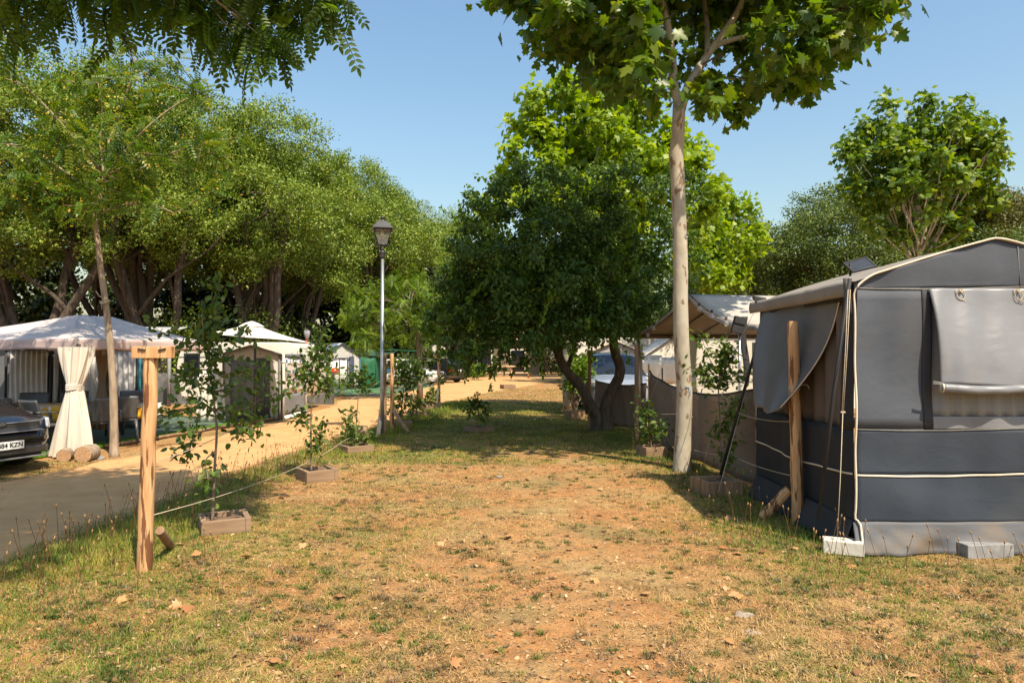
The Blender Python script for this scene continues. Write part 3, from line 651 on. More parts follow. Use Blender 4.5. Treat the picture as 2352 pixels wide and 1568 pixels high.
# window blind: hangs from the top seam, stands off at the bottom, with a roll
bx0, bx1 = wx0 + .045, XR - .45
mb = MB()
def blind(u, v):
    z = 2.165 - .80 * v; x = bx0 + (bx1 - bx0) * u + .02 * v * (1 - u)
    o = .02 + .125 * v ** .9 + .012 * math.sin(u * 13) * v + .010 * math.sin(u * 31 + v * 4) + .02 * math.exp(-((u - .02) / .03) ** 2) * math.sin(v * 3)
    dip = .012 * math.sin(u * 9 + 1) * v
    return front(x, z) + V3(0, -o, dip)
mb.grid(blind, 70, 34); bl = mb.build('window_blind', VINYL, aw, solid=.004)
mb = MB(); ra = [blind(i / 20, 1) + V3(0, -.005, -.03 - .012 * math.sin(i * .5)) for i in range(21)]
mb.tube(ra, .036, 16, sub=2); mb.build('blind_roll', VINYL, bl)
mb = MB(); mb.tube([ra[0] + V3(-.003, 0, 0), ra[0] + V3(.012, 0, 0)], .0385, 16); mb.build('roll_end', mat('cream_trim', (.62, .55, .44), (.55, .48, .38), .8), bl)
for u_ in (.18, .52, .8):
    mb = MB(); c = blind(u_, .03) + V3(0, -.015, 0)
    mb.tube([c + V3(-.03, 0, .01), c + V3(-.025, -.01, -.05), c + V3(.01, -.012, -.075), c + V3(.035, -.01, -.03), c + V3(.01, 0, .02)], .004, 5, sub=4)
    mb.box(c + V3(0, -.008, .0), (.035, .014, .014), Matrix.Rotation(.6, 3, 'Y'))
    mb.tube([c + V3(.01, -.012, -.075), c + V3(.045, -.012, -.095)], .0035, 5); mb.build('blind_tie', ROPE, bl)
mb = MB(); c = ra[0] + V3(-.04, -.02, .035); mb.box(c, (.08, .01, .008)); mb.box(c + V3(0, 0, .012), (.08, .01, .008), Matrix.Rotation(.15, 3, 'Y')); mb.build('clip', METAL, bl)
mb = MB(); c = front(4.25, 1.09) + V3(0, -.012, 0); mb.box(c, (.012, .008, .10)); mb.box(c + V3(0, 0, -.055), (.03, .015, .015)); mb.build('strap', ROPE, aw)
# bands and piping
TRIM = mat('cream_trim', (1, 1, 1))
def band(z, th=.010, m=TRIM, x0=XL, x1=XR, r=None):
    mb = MB(); mb.grid(lambda u, v: front(x0 + (x1 - x0) * u, z - .012 * math.sin(math.pi * u * 2.2) + th * (v - .5) * 2, .007), 60, 1); return mb.build('seam', m, aw, solid=.003)
band(.625, .0085); SEAM = mat('seam_thread', (.20, .19, .17), (.15, .145, .13), .8, 60); band(1.0, .004, SEAM); band(2.17, .005, SEAM); band(.235, .005, SEAM)
mb = MB(); mb.tube([front(XM + .18, 2.18, .008), front(XM + .17, roofz(XM + .17) - .01, .008)], .0035, 4); mb.build('seam', SEAM, aw)
mb = MB()
pts = [V3(XL - .035, YF - .16, .015), V3(XL - .02, YF - .085, .23)] + [front(XL, z, .010) + V3(-.006, 0, 0) for z in np.linspace(.27, 2.12, 24)]
pts += [V3(XL + .015, YF - .01, 2.18), V3(XL + .06, YF - .01, 2.225)] + [V3(x, YF - .012, roofz(x) + .012) for x in np.linspace(XL + .15, XR, 26)]
mb.tube(pts, .009, 8, sub=2); mb.build('piping', TRIM, aw)
# skirt: flared, wrinkled
mb = MB()
def skirt(u, v):
    x = XL - .02 + (XR - XL) * u; z = .24 * (1 - v)
    fl = .10 * v ** 1.2 * (1 + .25 * math.sin(u * 17) + .20 * math.sin(u * 31 + 1 + 2 * v)) + .015 * math.sin(u * 23 + v * 6) * v + .008 * math.sin(u * 60 - v * 9 + 4 * math.sin(u * 9)) * v
    p = front(x, max(z, .0), .004); return V3(p.x - .02 * v * (1 - u), p.y - fl, z + .006)
mb.grid(skirt, 130, 10); mb.build('skirt', SKIRT, aw, solid=.004)
# left side wall
mb = MB()
def side(u, v): 
    y = YF - .02 + (YB - YF) * u; z = .10 + 2.1 * v
    return V3(XL - .03 * (1 - v) + .018 * math.sin(y * 6 + z * 2) + .008 * math.sin(y * 15), y, z)
mb.grid(lambda u, v: side(u, v * .42), 30, 10); mb.grid(lambda u, v: side(u * .13, .42 + .58 * v), 5, 12); mb.grid(lambda u, v: side(.92 + u * .08, .42 + .58 * v), 4, 12); mb.grid(lambda u, v: side(.13 + .79 * u, .94 + .06 * v), 14, 2); mb.build('side_wall', mat('navy_side_shaded', (.014, .015, .018), (.020, .022, .026), .8, 3, bump=.2, bs=4, bdist=.03), aw, solid=.004)  # cloth darker than the front: this side's shade is put into its colour
mb = MB(); mb.grid(lambda u, v: side(u, v * .95) + V3(-.008, 0, 0) if False else V3(XL + .05 + .022 * math.sin(u * 52), YF + .2 + 1.95 * u, .95 + 1.2 * v), 120, 10)
mb.build('window_curtain', mat('beige_curtain_shaded', (.13, .10, .08), (.10, .08, .065), .8, 3), aw, solid=.003)  # beige dimmed, so the colour carries the shade of this side
mb = MB()
for z in (.63,): mb.grid(lambda u, v: side(u, (z - .1 - .05 * math.sin(math.pi * u)) / 2.1) + V3(-.014, 0, .008 * (2 * v - 1)), 24, 1)
mb.build('seam', TRIM, aw, solid=.003)
mb = MB(); mb.grid(lambda u, v: V3(XL - .05 - .10 * v ** 1.3 - .02 * math.sin(u * 22) * v, YF - .02 + (YB - YF) * u, .24 * (1 - v) + .01), 50, 6); mb.build('skirt', mat('skirt_side_shaded', (.030, .031, .034), (.024, .025, .028), .7, 4), aw, solid=.004)  # darker copy of the front skirt, side shade put into the colour
# loose door flap hanging out on the left
mb = MB()
def flap(u, v):
    # top edge along the eave, bottom corner swung out towards the left
    t0 = P(1935, 668, 5.95); t1 = P(1757, 700, 7.75); b0 = P(1790, 935, 6.55); b1 = P(1716, 935, 7.3)
    top = t0.lerp(t1, u); bot = b0.lerp(b1, u) + V3(0, 0, -.06 * math.sin(math.pi * min(1, u * 1.2)))
    p = top.lerp(bot, v); k = math.sin(math.pi * v)
    p += V3(-.07 * k * u + .03 * math.sin(u * 11) * v, -.03 * math.sin(u * 13 + v * 2) * v, .0)
    p += V3(.12 * k * (1 - u) + .10 * v * u, 0, .0)
    return p
mb.grid(flap, 40, 40); fl = mb.build('door_flap', mat('flap_grey', (.10, .105, .115), (.13, .135, .145), .45, 2.5, bump=.3, bs=3, bdist=.04), aw, solid=.004)
mb = MB(); mb.tube([flap(0.01, i / 20) + V3(-.004, -.006, 0) for i in range(21)], .006, 5); mb.build('zip_edge', mat('cream_trim', (1, 1, 1)), fl)
# roof
mb = MB()
def roof(u, v):
    x = XL - .05 + (XR - XL + .1) * u; y = YF + .0 + (YB - YF + .15) * v
    return V3(x, y, roofz(x) + .006 + .012 * math.sin(y * 5) * (1 - v) - .02 * v * math.exp(-((u) / .08) ** 2))
mb.grid(roof, 50, 20); mb.build('roof', TAUPE, aw, solid=.004)
mb = MB(); mb.grid(lambda u, v: V3(XL - .055 - .015 * math.sin(v * 3) - .01 * math.sin(u * 14), YF + (YB - YF + .1) * u, EZ + .01 - .13 * v), 30, 4); mb.build('valance', TAUPE, aw, solid=.004)
# corner guy pole (black), strap, guy rope and cord
mb = MB(); mb.tube([P(1952, 640, 5.62), P(1915, 900, 5.62), P(1880, 1195, 5.75)], [.017, .017, .015], 8); mb.build('storm_pole', BLACK, aw)
mb = MB(); mb.grid(lambda u, v: V3(XL - .09 + .06 * u, YF + .02 - .03 * v, EZ + .03 - .30 * v), 2, 6); mb.build('storm_strap', BLACK, aw, solid=.004)
mb = MB(); mb.tube([P(1948, 665, 5.6), P(1942, 800, 5.55), P(1934, 946, 5.45)], .0035, 5); mb.tube([P(1953, 665, 5.6), P(1946, 800, 5.55), P(1937, 946, 5.45)], .0035, 5)
mb.tube([P(1936, 946, 5.45), P(1930, 1100, 5.35), P(1923, 1232, 5.3)], .0035, 5); mb.box(P(1936, 946, 5.45), (.035, .015, .012))
mb.build('guy_rope', ROPE, aw)
# second corner pole, back left
mb = MB(); mb.tube([P(1765, 700, 7.8), P(1722, 850, 7.9), P(1655, 1090, 8.1)], .018, 8); mb.build('storm_pole', BLACK, aw)
mb = MB(); mb.grid(lambda u, v: P(1728, 678, 7.8).lerp(P(1760, 684, 7.8), u) + (V3(0, 0, -.16) * v * (u + .25)), 4, 6); mb.build('storm_strap', BLACK, aw, solid=.006)
mb = MB(); mb.tube([P(1745, 955, 8.3), P(1744, 1150, 8.3)], .018, 8); mb.build('corner_pole', BAMBOO, aw)
mb = MB(); mb.grid(lambda u, v: P(1750, 955 + 130 * v, 8.28) + V3(.02 + .04 * u + .02 * math.sin(v * 5), 0, 0), 2, 8); mb.build('corner_tab', VINYL, aw, solid=.004)
# white holed block and grey block
b = G(1936, 1268); th = thing('concrete_block', 'white painted concrete brick with holes holding the guy rope', 'block', b)
mb = MB(Matrix.Translation(b) @ Matrix.Rotation(R(-22), 4, 'Z')); mb.box((0, .0, .05), (.30, .15, .11)); mb.build('body', mat('white_block', (.60, .57, .50), (.48, .45, .39), .8, 12, bump=.4, bs=30), th, bevel=.006)
for dx in (-.08, 0, .08): mb = MB(Matrix.Translation(b) @ Matrix.Rotation(R(-22), 4, 'Z')); mb.lathe((dx, -.01, .1055), [(.012, 0), (.012, .002), (.001, .002)], 10); mb.build('hole', BLACK, th)
b = G(2262, 1274) + V3(0, 0, -.015) ; mb = MB(Matrix.Translation(b) @ Matrix.Rotation(R(6), 4, 'Z')); mb.box((0, 0, .055), (.40, .13, .12)); tag(mb.build('stone_block', STONE, base=b, bevel=.006), 'rectangular grey stone block weighting the awning skirt', 'block')
# solar panel
b = P(1975, 640, 6.9); sp = thing('solar_panel', 'small tilted solar panel standing behind the roof of the grey awning', 'solar panel', b)
Mx = Matrix.Translation(P(1975, 609, 6.9)) @ Matrix.Rotation(R(-14), 4, 'Y') @ Matrix.Rotation(R(38), 4, 'X')
PV = mat('solar_cells', (.03, .035, .05), (.05, .055, .075), .25, 30, (.2, 3, 1))
mb = MB(Mx); mb.box((0, 0, .006), (.225, .165, .004)); mb.build('cells', PV, sp)
mb = MB(Mx)
for sx in (-1, 1): mb.box((sx * .118, 0, .004), (.012, .19, .02))
for sy in (-1, 1): mb.box((0, sy * .089, .004), (.224, .012, .02))
mb.box((0, 0, -.008), (.23, .17, .006)); mb.build('frame', LAMPM, sp)
mb = MB(); mb.tube([P(1953, 603, 6.9), P(1953, 690, 6.9)], .012, 6); mb.build('pole', BLACK, sp)

# ------------------------------------------------------------------ neighbour awning (brown underside) behind the plane trunk
th = thing('canopy_awning', 'beige gabled canopy with brown underside and string lights behind the plane trunk', 'canopy', (3.2, 11.5, 0))
LE = P(1467, 768, 13.8); RG = P(1585, 676, 11.5); NE = P(1752, 748, 9.3); EX = V3(4.2, .75, 0)
UND = mat('canopy_under', (.42, .375, .33), (.36, .32, .28), .9, 3, bump=.15, bs=4, trans=.22)
mb = MB(); mb.grid(lambda u, v: LE.lerp(RG, v) + EX * u + V3(0, 0, -.05 * math.sin(math.pi * v)), 20, 12); mb.build('roof', UND, th, solid=.004)
mb = MB(); mb.grid(lambda u, v: RG.lerp(NE, v) + EX * u + V3(-.04 * math.sin(math.pi * v), 0, -.13 * math.sin(math.pi * v) * (1 - u) ** 2), 20, 14); mb.build('roof', mat('pale_canvas', (.50, .46, .40), (.42, .39, .34), .85, 3, bump=.15, bs=5, trans=.15), th, solid=.004)
mb = MB(); mb.grid(lambda u, v: RG.lerp(NE, u) + V3(-.035 - .04 * math.sin(math.pi * u), 0, -.13 * math.sin(math.pi * u) - .075 * v), 20, 2); mb.build('valance', GREY_C, th, solid=.004)
mb = MB(); mb.grid(lambda u, v: LE.lerp(RG, u) + V3(-.03, 0, -.06 * v - .05 * math.sin(math.pi * u)), 12, 1); mb.build('valance', UND, th, solid=.004)
mb = MB(); mb.grid(lambda u, v: LE + EX * u + V3(0, 0, -.08 * v), 12, 1); mb.build('valance', mat('dark_hem', (.10, .085, .07), (.13, .11, .09), .8), th, solid=.004)
for k in (.0, .14, .28, .42):
    mb = MB(); mb.tube([LE + EX * k + V3(.04, 0, -.05), RG + EX * k + V3(.04, 0, -.06)], .016, 6); mb.build('rafter', LAMPM, th)
b = Vector((LE.x + .02, LE.y, 0)); mb = MB(); mb.tube([b, LE], .02, 8); mb.build('pole', METAL, th)
q = P(1698, 735, 9.5); mb = MB(); mb.tube([V3(q.x, q.y, 0), q], .02, 8); mb.build('pole', METAL, th)
mb = MB(); mb.grid(lambda u, v: q + V3(.03 + .09 * u - .02 * math.sin(v * 6), .02 * math.sin(v * 5), .05 - .9 * v), 3, 12); mb.build('rolled_panel', BLACK, th, solid=.01)
mb = MB(); mb.box(q + V3(-.02, -.05, -.07), (.17, .07, .22), Matrix.Rotation(.25, 3, 'Y')); mb.box(q + V3(-.015, -.09, -.02), (.15, .02, .07), Matrix.Rotation(.25, 3, 'Y'))
tag(mb.build('pouch', BLACK, base=q), 'small black pouch hanging from the metal pole of the beige canopy', 'pouch')
for i, (u, v, lab) in enumerate(((1501, 775, 'clear festoon bulb nearest the low left corner of the beige canopy'), (1512, 752, 'clear festoon bulb halfway up the left gable edge of the canopy'), (1700, 768, 'clear festoon bulb hanging in the middle beside the black pouch'), (1637, 745, 'clear festoon bulb under the front lip right of the plane trunk'), (1605, 735, 'clear festoon bulb under the lip just right of the plane trunk'))):
    dd = 12.8 if i < 2 else 10; c = [P(1488, 763, 13), P(1502, 748, 12.6), P(1668, 735, 9.9), P(1635, 718, 10.4), P(1606, 702, 10.8)][i]
    bt = thing('festoon_bulb', lab, 'light bulb', c, 'string lights under the canopy')
    mb = MB(); mb.lathe(c, [(.018, .0), (.02, .04), (.001, .045)], 8); mb.build('socket', BLACK, bt)
    mb = MB(); mb.lathe(c, [(.012, 0), (.035, -.03), (.04, -.055), (.028, -.085), (.001, -.095)], 10); mb.build('glass', CLEAR, bt)
rope([P(1740, 700, 9.0), P(1690, 800, 9.3), P(1630, 1010, 9.6), G(1612, 1085)], 'thin guy line slanting down from the canopy corner past the right planter', 0, .003)
rope([P(1556, 745, 10.5), P(1500, 900, 11.4), P(1475, 985, 12)], 'thin guy line slanting left of the plane trunk below the canopy', 0, .003)
rope([P(1757, 740, 8.6), P(1720, 870, 8.3), P(1650, 1130, 7.6)], 'white guy line in front of the right apple sapling', 0, .0035)

# windbreak mesh
WB = mat('windbreak_mesh', (.36, .30, .245), (.29, .24, .195), .9, 10, (1, 1, 12), bump=.3, bs=30, trans=.5)
def windbreak(a, b, h0, h1, label, sag=.08):
    th = thing('windbreak', label, 'windbreak', a, 'brown mesh windbreaks')
    a = Vector(a); b = Vector(b); nrm = (b - a).cross(V3(0, 0, 1)).normalized()
    f = lambda u, v: a.lerp(b, u) + nrm * (.05 * math.sin(u * 9) * (.4 + v * .6) + .02 * math.sin(u * 30 + v * 5)) + V3(0, 0, .04 + (h0 + (h1 - h0) * u - sag * math.sin(math.pi * u)) * v)
    mb = MB(); mb.grid(f, 40, 10); mb.build('mesh', WB, th, solid=.003)
    mb = MB(); mb.tube([f(i / 30, 1) for i in range(31)], .012, 5); mb.build('hem', BLACK, th)
    return th
windbreak(G(1366, 978), G(1486, 990), 1.02, .98, 'brown mesh windbreak in front of the blue-windowed car, right of the forked oak')
wa, wb = G(1491, 1020), G(1742, 1122)
windbreak(wa, wb, 1.3, 1.16, 'long brown mesh windbreak running behind the plane trunk to the grey awning', .22)
for u, v, vt, r, lab in ((1490, 1020, 836, .018, 'thin bamboo stake left of the plane trunk at the windbreak end'), (1521, 1030, 844, .014, 'dark thin stake rising behind the windbreak left of the plane trunk')):
    b = G(u, v); mb = MB(); mb.tube([b, b.lerp(P(u, vt, b.y), .5) + V3(.005, 0, 0), P(u, vt, b.y)], [r, r * .9], 8); tag(mb.build('stake', BAMBOO if u == 1490 else BLACK, base=b), lab, 'stake')

# ------------------------------------------------------------------ caravans and tents builder
def caravan(name, label, c, L, W, H, ang, wins=(), mat_=CARAV, z0=.42, roofc=None, side=-1):
    """box body with rounded ends; length along local x, side=-1 is the face towards local -y"""
    th = thing(name, label, 'caravan', c); Mx = Matrix.Translation(c) @ Matrix.Rotation(R(ang), 4, 'Z')
    prof = []
    for t in np.linspace(0, 1, 9): prof.append((-L / 2 + .28 * (1 - math.sin(t * math.pi / 2)) - .0, H - .35 + .35 * math.sin(t * math.pi / 2) if t > 0 else H - .35))
    prof = [(-L / 2 + .16, z0), (-L / 2 + .02, z0 + .45), (-L / 2, z0 + .9), (-L / 2 + .05, H - .4), (-L / 2 + .14, H - .17), (-L / 2 + .3, H - .04), (-L / 2 + .6, H),
            (L / 2 - .6, H), (L / 2 - .3, H - .04), (L / 2 - .14, H - .17), (L / 2 - .05, H - .4), (L / 2, z0 + .9), (L / 2 - .02, z0 + .45), (L / 2 - .16, z0)]
    mb = MB(Mx); k = len(prof); vs = [(x, -W / 2, z) for x, z in prof] + [(x, W / 2, z) for x, z in prof]
    mb.add(vs, [tuple(range(k))[::-1], tuple(range(k, 2 * k))] + [(i, (i + 1) % k, k + (i + 1) % k, k + i) for i in range(k)]); mb.build('body', mat_, th, bevel=.03)
    mb = MB(Mx)
    for zz in (z0 + .62, H - .42):
        mb.box((0, side * (W / 2 + .004), zz), (L - .14, .012, .03))
    mb.build('trim_strip', METAL, th)
    for (wx, wz, ww, wh) in wins:
        mb = MB(Mx); mb.box((wx, side * (W / 2 + .003), wz), (ww + .08, .02, wh + .08)); fr = mb.build('window', LAMPM, th, bevel=.01)
        mb = MB(Mx); mb.box((wx, side * (W / 2 + .013), wz), (ww, .012, wh)); mb.build('pane', GLASS, fr)
    for s in (-1, 1):
        mb = MB(Mx @ Matrix.Translation((.1, s * (W / 2 - .12), .32)) @ Matrix.Rotation(R(90), 4, 'X')); mb.lathe((0, 0, 0), [(.001, -.09), (.31, -.09), (.32, -.05), (.32, .05), (.31, .09), (.001, .09)], 18)
        mb.build('wheel', BLACK, th)
    return th
def gable(name, label, fl, fr, depth, ez, rz, wallm, roofm, trimm, panels=(), cat='awning tent', flat=False):
    """tent whose gable front runs from fl to fr (ground points) and goes back by depth"""
    fl = Vector(fl); fr = Vector(fr); th = thing(name, label, cat, fl)
    ax = (fr - fl); Wd = ax.length; ax.normalize(); bk = V3(-ax.y, ax.x, 0)
    Q = lambda x, y, z: fl + ax * x + bk * y + V3(0, 0, z)
    rf = lambda x: rz - (rz - ez) * abs(x - Wd / 2) / (Wd / 2)
    mb = MB(); mb.grid(lambda u, v: Q(u * Wd, .012 * math.sin(u * 17 + v * 3), .02 + (rf(u * Wd) - .02) * v), 24, 10); mb.build('front_wall', wallm, th, solid=.004)
    for s in (0, 1):
        mb = MB(); mb.grid(lambda u, v: Q(s * Wd + .015 * math.sin(u * 13), u * depth + .01, .02 + (ez - .02) * v), 16, 6); mb.build('side_wall', wallm, th, solid=.004)
    for s in (-1, 1):
        mb = MB(); mb.grid(lambda u, v: Q(Wd / 2 + s * (Wd / 2 + .06) * u, -.10 + (depth + .1) * v, rz + .01 - (rz - ez + .02) * u - .02 * math.sin(math.pi * u) * math.sin(math.pi * v)), 10, 10); mb.build('roof', roofm, th, solid=.005)
    mb = MB(); mb.tube([Q(-.06, -.11, ez - .01), Q(Wd / 2, -.11, rz + .01), Q(Wd + .06, -.11, ez - .01)], .02, 6)
    for s in (0, 1): mb.tube([Q(s * Wd, -.03, 0), Q(s * Wd, -.03, ez)], .022, 6)
    mb.build('trim', trimm, th)
    for (x0, x1, z0, z1, m, fold) in panels:
        mb = MB(); mb.grid(lambda u, v: Q(x0 + (x1 - x0) * u, -.03 - .01 * math.sin(u * fold), z0 + (z1 - z0) * v), 40, 2); mb.build('panel', m, th, solid=.004)
    return th, Q
CURT = mat('curtain_grey', (.50, .49, .48), (.42, .41, .40), .8, 4)
CLOTHW = mat('curtain_white', (.78, .78, .80), (.68, .68, .70), .8, 4, trans=.2)
# right side, far
gable('awning_tent', 'pale grey gable awning behind the blue-windowed car', G(1352, 905) , G(1478, 905), 3.0, 1.72, 2.25, mat('grey_wall', (.30, .29, .31), (.36, .35, .36), .8), CREAM, TRIM, [(1.2, 3.1, .9, 1.65, GREY_C, 20), (.3, 1.1, .9, 1.65, GREY_C, 20)])
gable('awning_tent', 'white awning with a curved navy outlined window left of the plane trunk', G(1484, 900), G(1600, 900), 3.0, 1.62, 2.4, WHITE_C, WHITE_C, mat('navy', (.03, .045, .08), (.04, .05, .09), .7), [(.15, 2.5, .8, 1.55, mat('navy', (1, 1, 1)), 5), (.25, 1.2, .86, 1.5, mat('steel_blue', (.12, .14, .18), (.16, .18, .22), .6), 5), (1.25, 2.4, .86, 1.45, GREY_C, 5)])
wb2a, wb2b = G(1474, 915), G(1570, 915)
mb = MB(); mb.grid(lambda u, v: wb2a.lerp(wb2b, u) + V3(0, .05 * math.sin(u * 14), .9 * v + .55), 30, 4); tag(mb.build('windbreak', WHITE_C, base=wb2a, solid=.004), 'white fabric windbreak left of the plane trunk', 'windbreak')
caravan('caravan', 'white caravan under the beige canopy right of the plane trunk', V3(6.75, 16.2, 0), 5.2, 2.1, 2.4, -3, [(-.8, 1.6, 1.0, .55), (.9, 1.6, .7, .55)])
caravan('caravan', 'cream caravan partly hidden behind the forked oak trunk', V3(6.0, 36, 0), 5.5, 2.2, 2.55, 0, [(-1.2, 1.6, 1, .6), (1, 1.6, 1, .6)])

# ------------------------------------------------------------------ cars
def paint(name, c): 
    return mat(name, c, tuple(x * .93 for x in c), .25, 3, coat=.8, metal=.1)
def car(name, label, c, ang, L, W, H, pm, suv=False, plate=None, emblem=None, plate_back=False):
    """local: +x is forward, y lateral, ground at z=0"""
    th = thing(name, label, 'car', c, 'parked cars'); M0 = Matrix.Translation(c) @ Matrix.Rotation(R(ang), 4, 'Z')
    h = L / 2; hood = .60 * H if suv else .575 * H; belt = .60 * H
    kx = np.array([-h, -h + .05, -h + .25, -h + .5, -h + .95, -.3, .25 * L * .4, .25 * L, h - .75, h - .3, h - .08, h])
    kx[5:8] = [-.2, .35, .27 * L]
    ztop = [.55 * H, .62 * H, .80 * H, .95 * H, .99 * H, H, .97 * H, hood + .04, hood, hood - .08, hood - .2, hood - .33]
    wid = [.80, .88, .95, .98, 1, 1, 1, 1, .985, .93, .80, .66]
    xs = np.linspace(-h, h, 61)
    def sect(x):
        zt = np.interp(x, kx, ztop); wv = np.interp(x, kx, wid) * W / 2; bz = min(belt, zt - .02) if zt < belt + .1 else belt
        cab = np.clip((zt - belt) / (H - belt), 0, 1)
        wr = wv * (.96 - .24 * cab)
        z0 = .20 + .14 * max(0, (abs(x) - h + .35) / .35)
        bz2 = min(bz, zt - .06)
        return [(wv * .90, z0), (wv * .985, z0 + .12), (wv, z0 + (bz2 - z0) * .5), (wv * .985, bz2 - .03), (wv * .96, bz2), (wr + .02, zt - .07 if cab > .05 else zt - .03), (wr * .86, zt - .012), (wr * .45, zt + .01), (0, zt + .014)]
    def full(x):
        s = sect(x); return [(x, -y, z) for y, z in s] + [(x, y, z) for y, z in s[::-1][1:]]
    S = [full(x) for x in xs]; n = len(S[0])
    body = MB(M0); glass = MB(M0); vs = [p for s in S for p in s]; bf = []; gf = []
    wx0, wx1 = kx[6], kx[7]
    for i in range(len(xs) - 1):
        xm = (xs[i] + xs[i + 1]) / 2
        for j in range(n - 1):
            f = (i * n + j, i * n + j + 1, (i + 1) * n + j + 1, (i + 1) * n + j)
            seg = j if j < n // 2 else n - 2 - j
            zt = np.interp(xm, kx, ztop)
            side = seg == 4 and zt > belt + .16 and -h + .5 < xm < wx1 - .25 and not any(abs(xm - q) < .045 for q in (-.25, .30 * h))
            wind = seg >= 5 and seg >= 6 - (xm > 0) and (wx0 - .02 < xm < wx1 - .04)
            rear = seg >= 6 and -h + .08 < xm < -h + .42
            (gf if (side or wind or rear) else bf).append(f)
    body.add(vs, bf, True); groups = {}
    for f in gf:
        i, j = f[0] // n, f[0] % n; xm = (xs[i] + xs[i + 1]) / 2; seg = j if j < n // 2 else n - 2 - j
        key = ('side_window', j < n // 2, xm > -.25, xm > .30 * h) if seg == 4 else (('windscreen',) if xm > 0 else ('rear_window',))
        groups.setdefault(key, []).append(f)
    body.add(S[0], [tuple(range(n))], False); body.add(S[-1], [tuple(range(n))[::-1]], False)
    body.build('body', pm, th); 
    for key, fl_ in groups.items():
        used = sorted({i for f in fl_ for i in f}); ix = {a: b for b, a in enumerate(used)}
        gm = MB(M0); gm.add([vs[a] for a in used], [tuple(ix[i] for i in f) for f in fl_], True); gm.build(key[0], GLASS, th)
    mb = MB(M0); mb.box((0, 0, .26), (L * .86, W * .86, .2)); mb.build('underbody', BLACK, th)
    rr = .33 if not suv else .36
    for sx in (-1, 1):
        for sy in (-1, 1):
            Mw = M0 @ Matrix.Translation((sx * L * .305, sy * (W / 2 - .085), rr)) @ Matrix.Rotation(R(90), 4, 'X')
            mb = MB(Mw); mb.lathe((0, 0, 0), [(.2, -.1), (rr - .02, -.1), (rr, -.07), (rr, .07), (rr - .02, .1), (.2, .1)], 24); wl = mb.build('wheel', mat('tyre', (.02, .02, .02), (.035, .035, .035), .9), th)
            mb = MB(Mw); mb.lathe((0, 0, 0), [(.001, -.085), (.06, -.095 * 1), (.07, -.08), (.07, .08), (.06, .095), (.001, .085)], 12)
            for k in range(10):
                a = k * math.pi / 5; mb.box((.14 * math.cos(a), .14 * math.sin(a), -sy * .0 + .0), (.17, .03, .17), Matrix.Rotation(a, 3, 'Z'))
            mb.lathe((0, 0, 0), [(.2, -.088), (.235, -.103), (.235, -.06), (.235, .06), (.235, .103), (.2, .088)], 24)
            mb.build('rim', mat('alloy', (.5, .5, .52), (.42, .42, .44), .3, metal=.6), wl)
    # wheel arches
    mb = MB(M0)
    for sx in (-1, 1):
        for sy in (-1, 1):
            q = [(sx * L * .305 + (rr + .045) * math.cos(a), sy * (W / 2 - .015), rr + (rr + .03) * math.sin(a)) for a in np.linspace(0, math.pi, 13)]
            mb.tube(q, .03, 6)
    mb.build('wheel_arch', BLACK, th)
    HL = mat('headlight', (.65, .68, .72), (.35, .38, .42), .08, 25, coat=1.0); TL = mat('taillight', (.45, .01, .01), (.3, .005, .005), .15, 10, coat=1.0)
    for sy in (-1, 1):
        def lamp_(x0, x1, z0, z1, out):
            mb = MB(M0)
            def f(u, v):
                x = x0 + (x1 - x0) * u; wv = np.interp(x, kx, wid) * W / 2; zz = z0 + (z1 - z0) * v
                return V3(x, sy * (wv * .985 + out - .02 * v), zz)
            mb.grid(f, 10, 4); return mb
        lamp_(h - .50, h - .03, hood - .25, hood - .11, .012).build('headlight', HL, th, solid=.02)
        lamp_(-h + .04, -h + .30, belt - .25, belt + .03, .014).build('taillight', TL, th, solid=.02)
    # front face: grille, intake, bumper lip (follow the rounded nose)
    def nose(yy, z, o): 
        s = abs(yy) / (W / 2); x = h if s < .66 else h - .42 * ((s - .66) / .34) ** 1.3 * 1.0
        return V3(x + o - (.06 if z > hood - .25 else 0), yy, z)
    mb = MB(M0); mb.grid(lambda u, v: nose((u - .5) * W * .60, .50 * H * .82 + .12 * v - .02, .018), 20, 4)
    gr = mb.build('grille', mat('grille_black', (.012, .012, .013), (.05, .05, .052), .4, 90, (1, 1, 2)), th, solid=.02)
    mb = MB(M0)
    for v in (0, 1): mb.tube([nose((u - .5) * W * .61, .50 * H * .82 + .12 * v - .02, .03) for u in np.linspace(0, 1, 13)], .008, 5)
    mb.build('grille_trim', METAL, gr)
    mb = MB(M0); mb.grid(lambda u, v: nose((u - .5) * W * .72, .26 + .10 * v, .016), 20, 4); mb.build('air_intake', mat('grille_black', (1, 1, 1)), th, solid=.02)
    mb = MB(M0); mb.tube([nose((u - .5) * W * .98, .215, .035) for u in np.linspace(0, 1, 21)], .014, 6); mb.build('bumper_lip', METAL, th)
    PL = mat('plate_white', (.75, .75, .74), (.72, .72, .71), .4)
    if plate is not None:
        mb = MB(M0); mb.box((h + .045, 0, .40), (.01, .52, .11)); pp = mb.build('number_plate', PL, th, bevel=.003)
        if plate:
            T = M0 @ Matrix.Translation((h + .052, .245, .40)) @ Matrix.Rotation(R(90), 4, 'Z') @ Matrix.Rotation(R(90), 4, 'X')
            text('plate_text', plate, T, .088, BLACK, pp, align='RIGHT', bold=.002)
    mb = MB(M0); mb.box((-h - .012, 0, .55 * H - .1), (.01, .5, .11)); mb.build('rear_plate', PL, th)
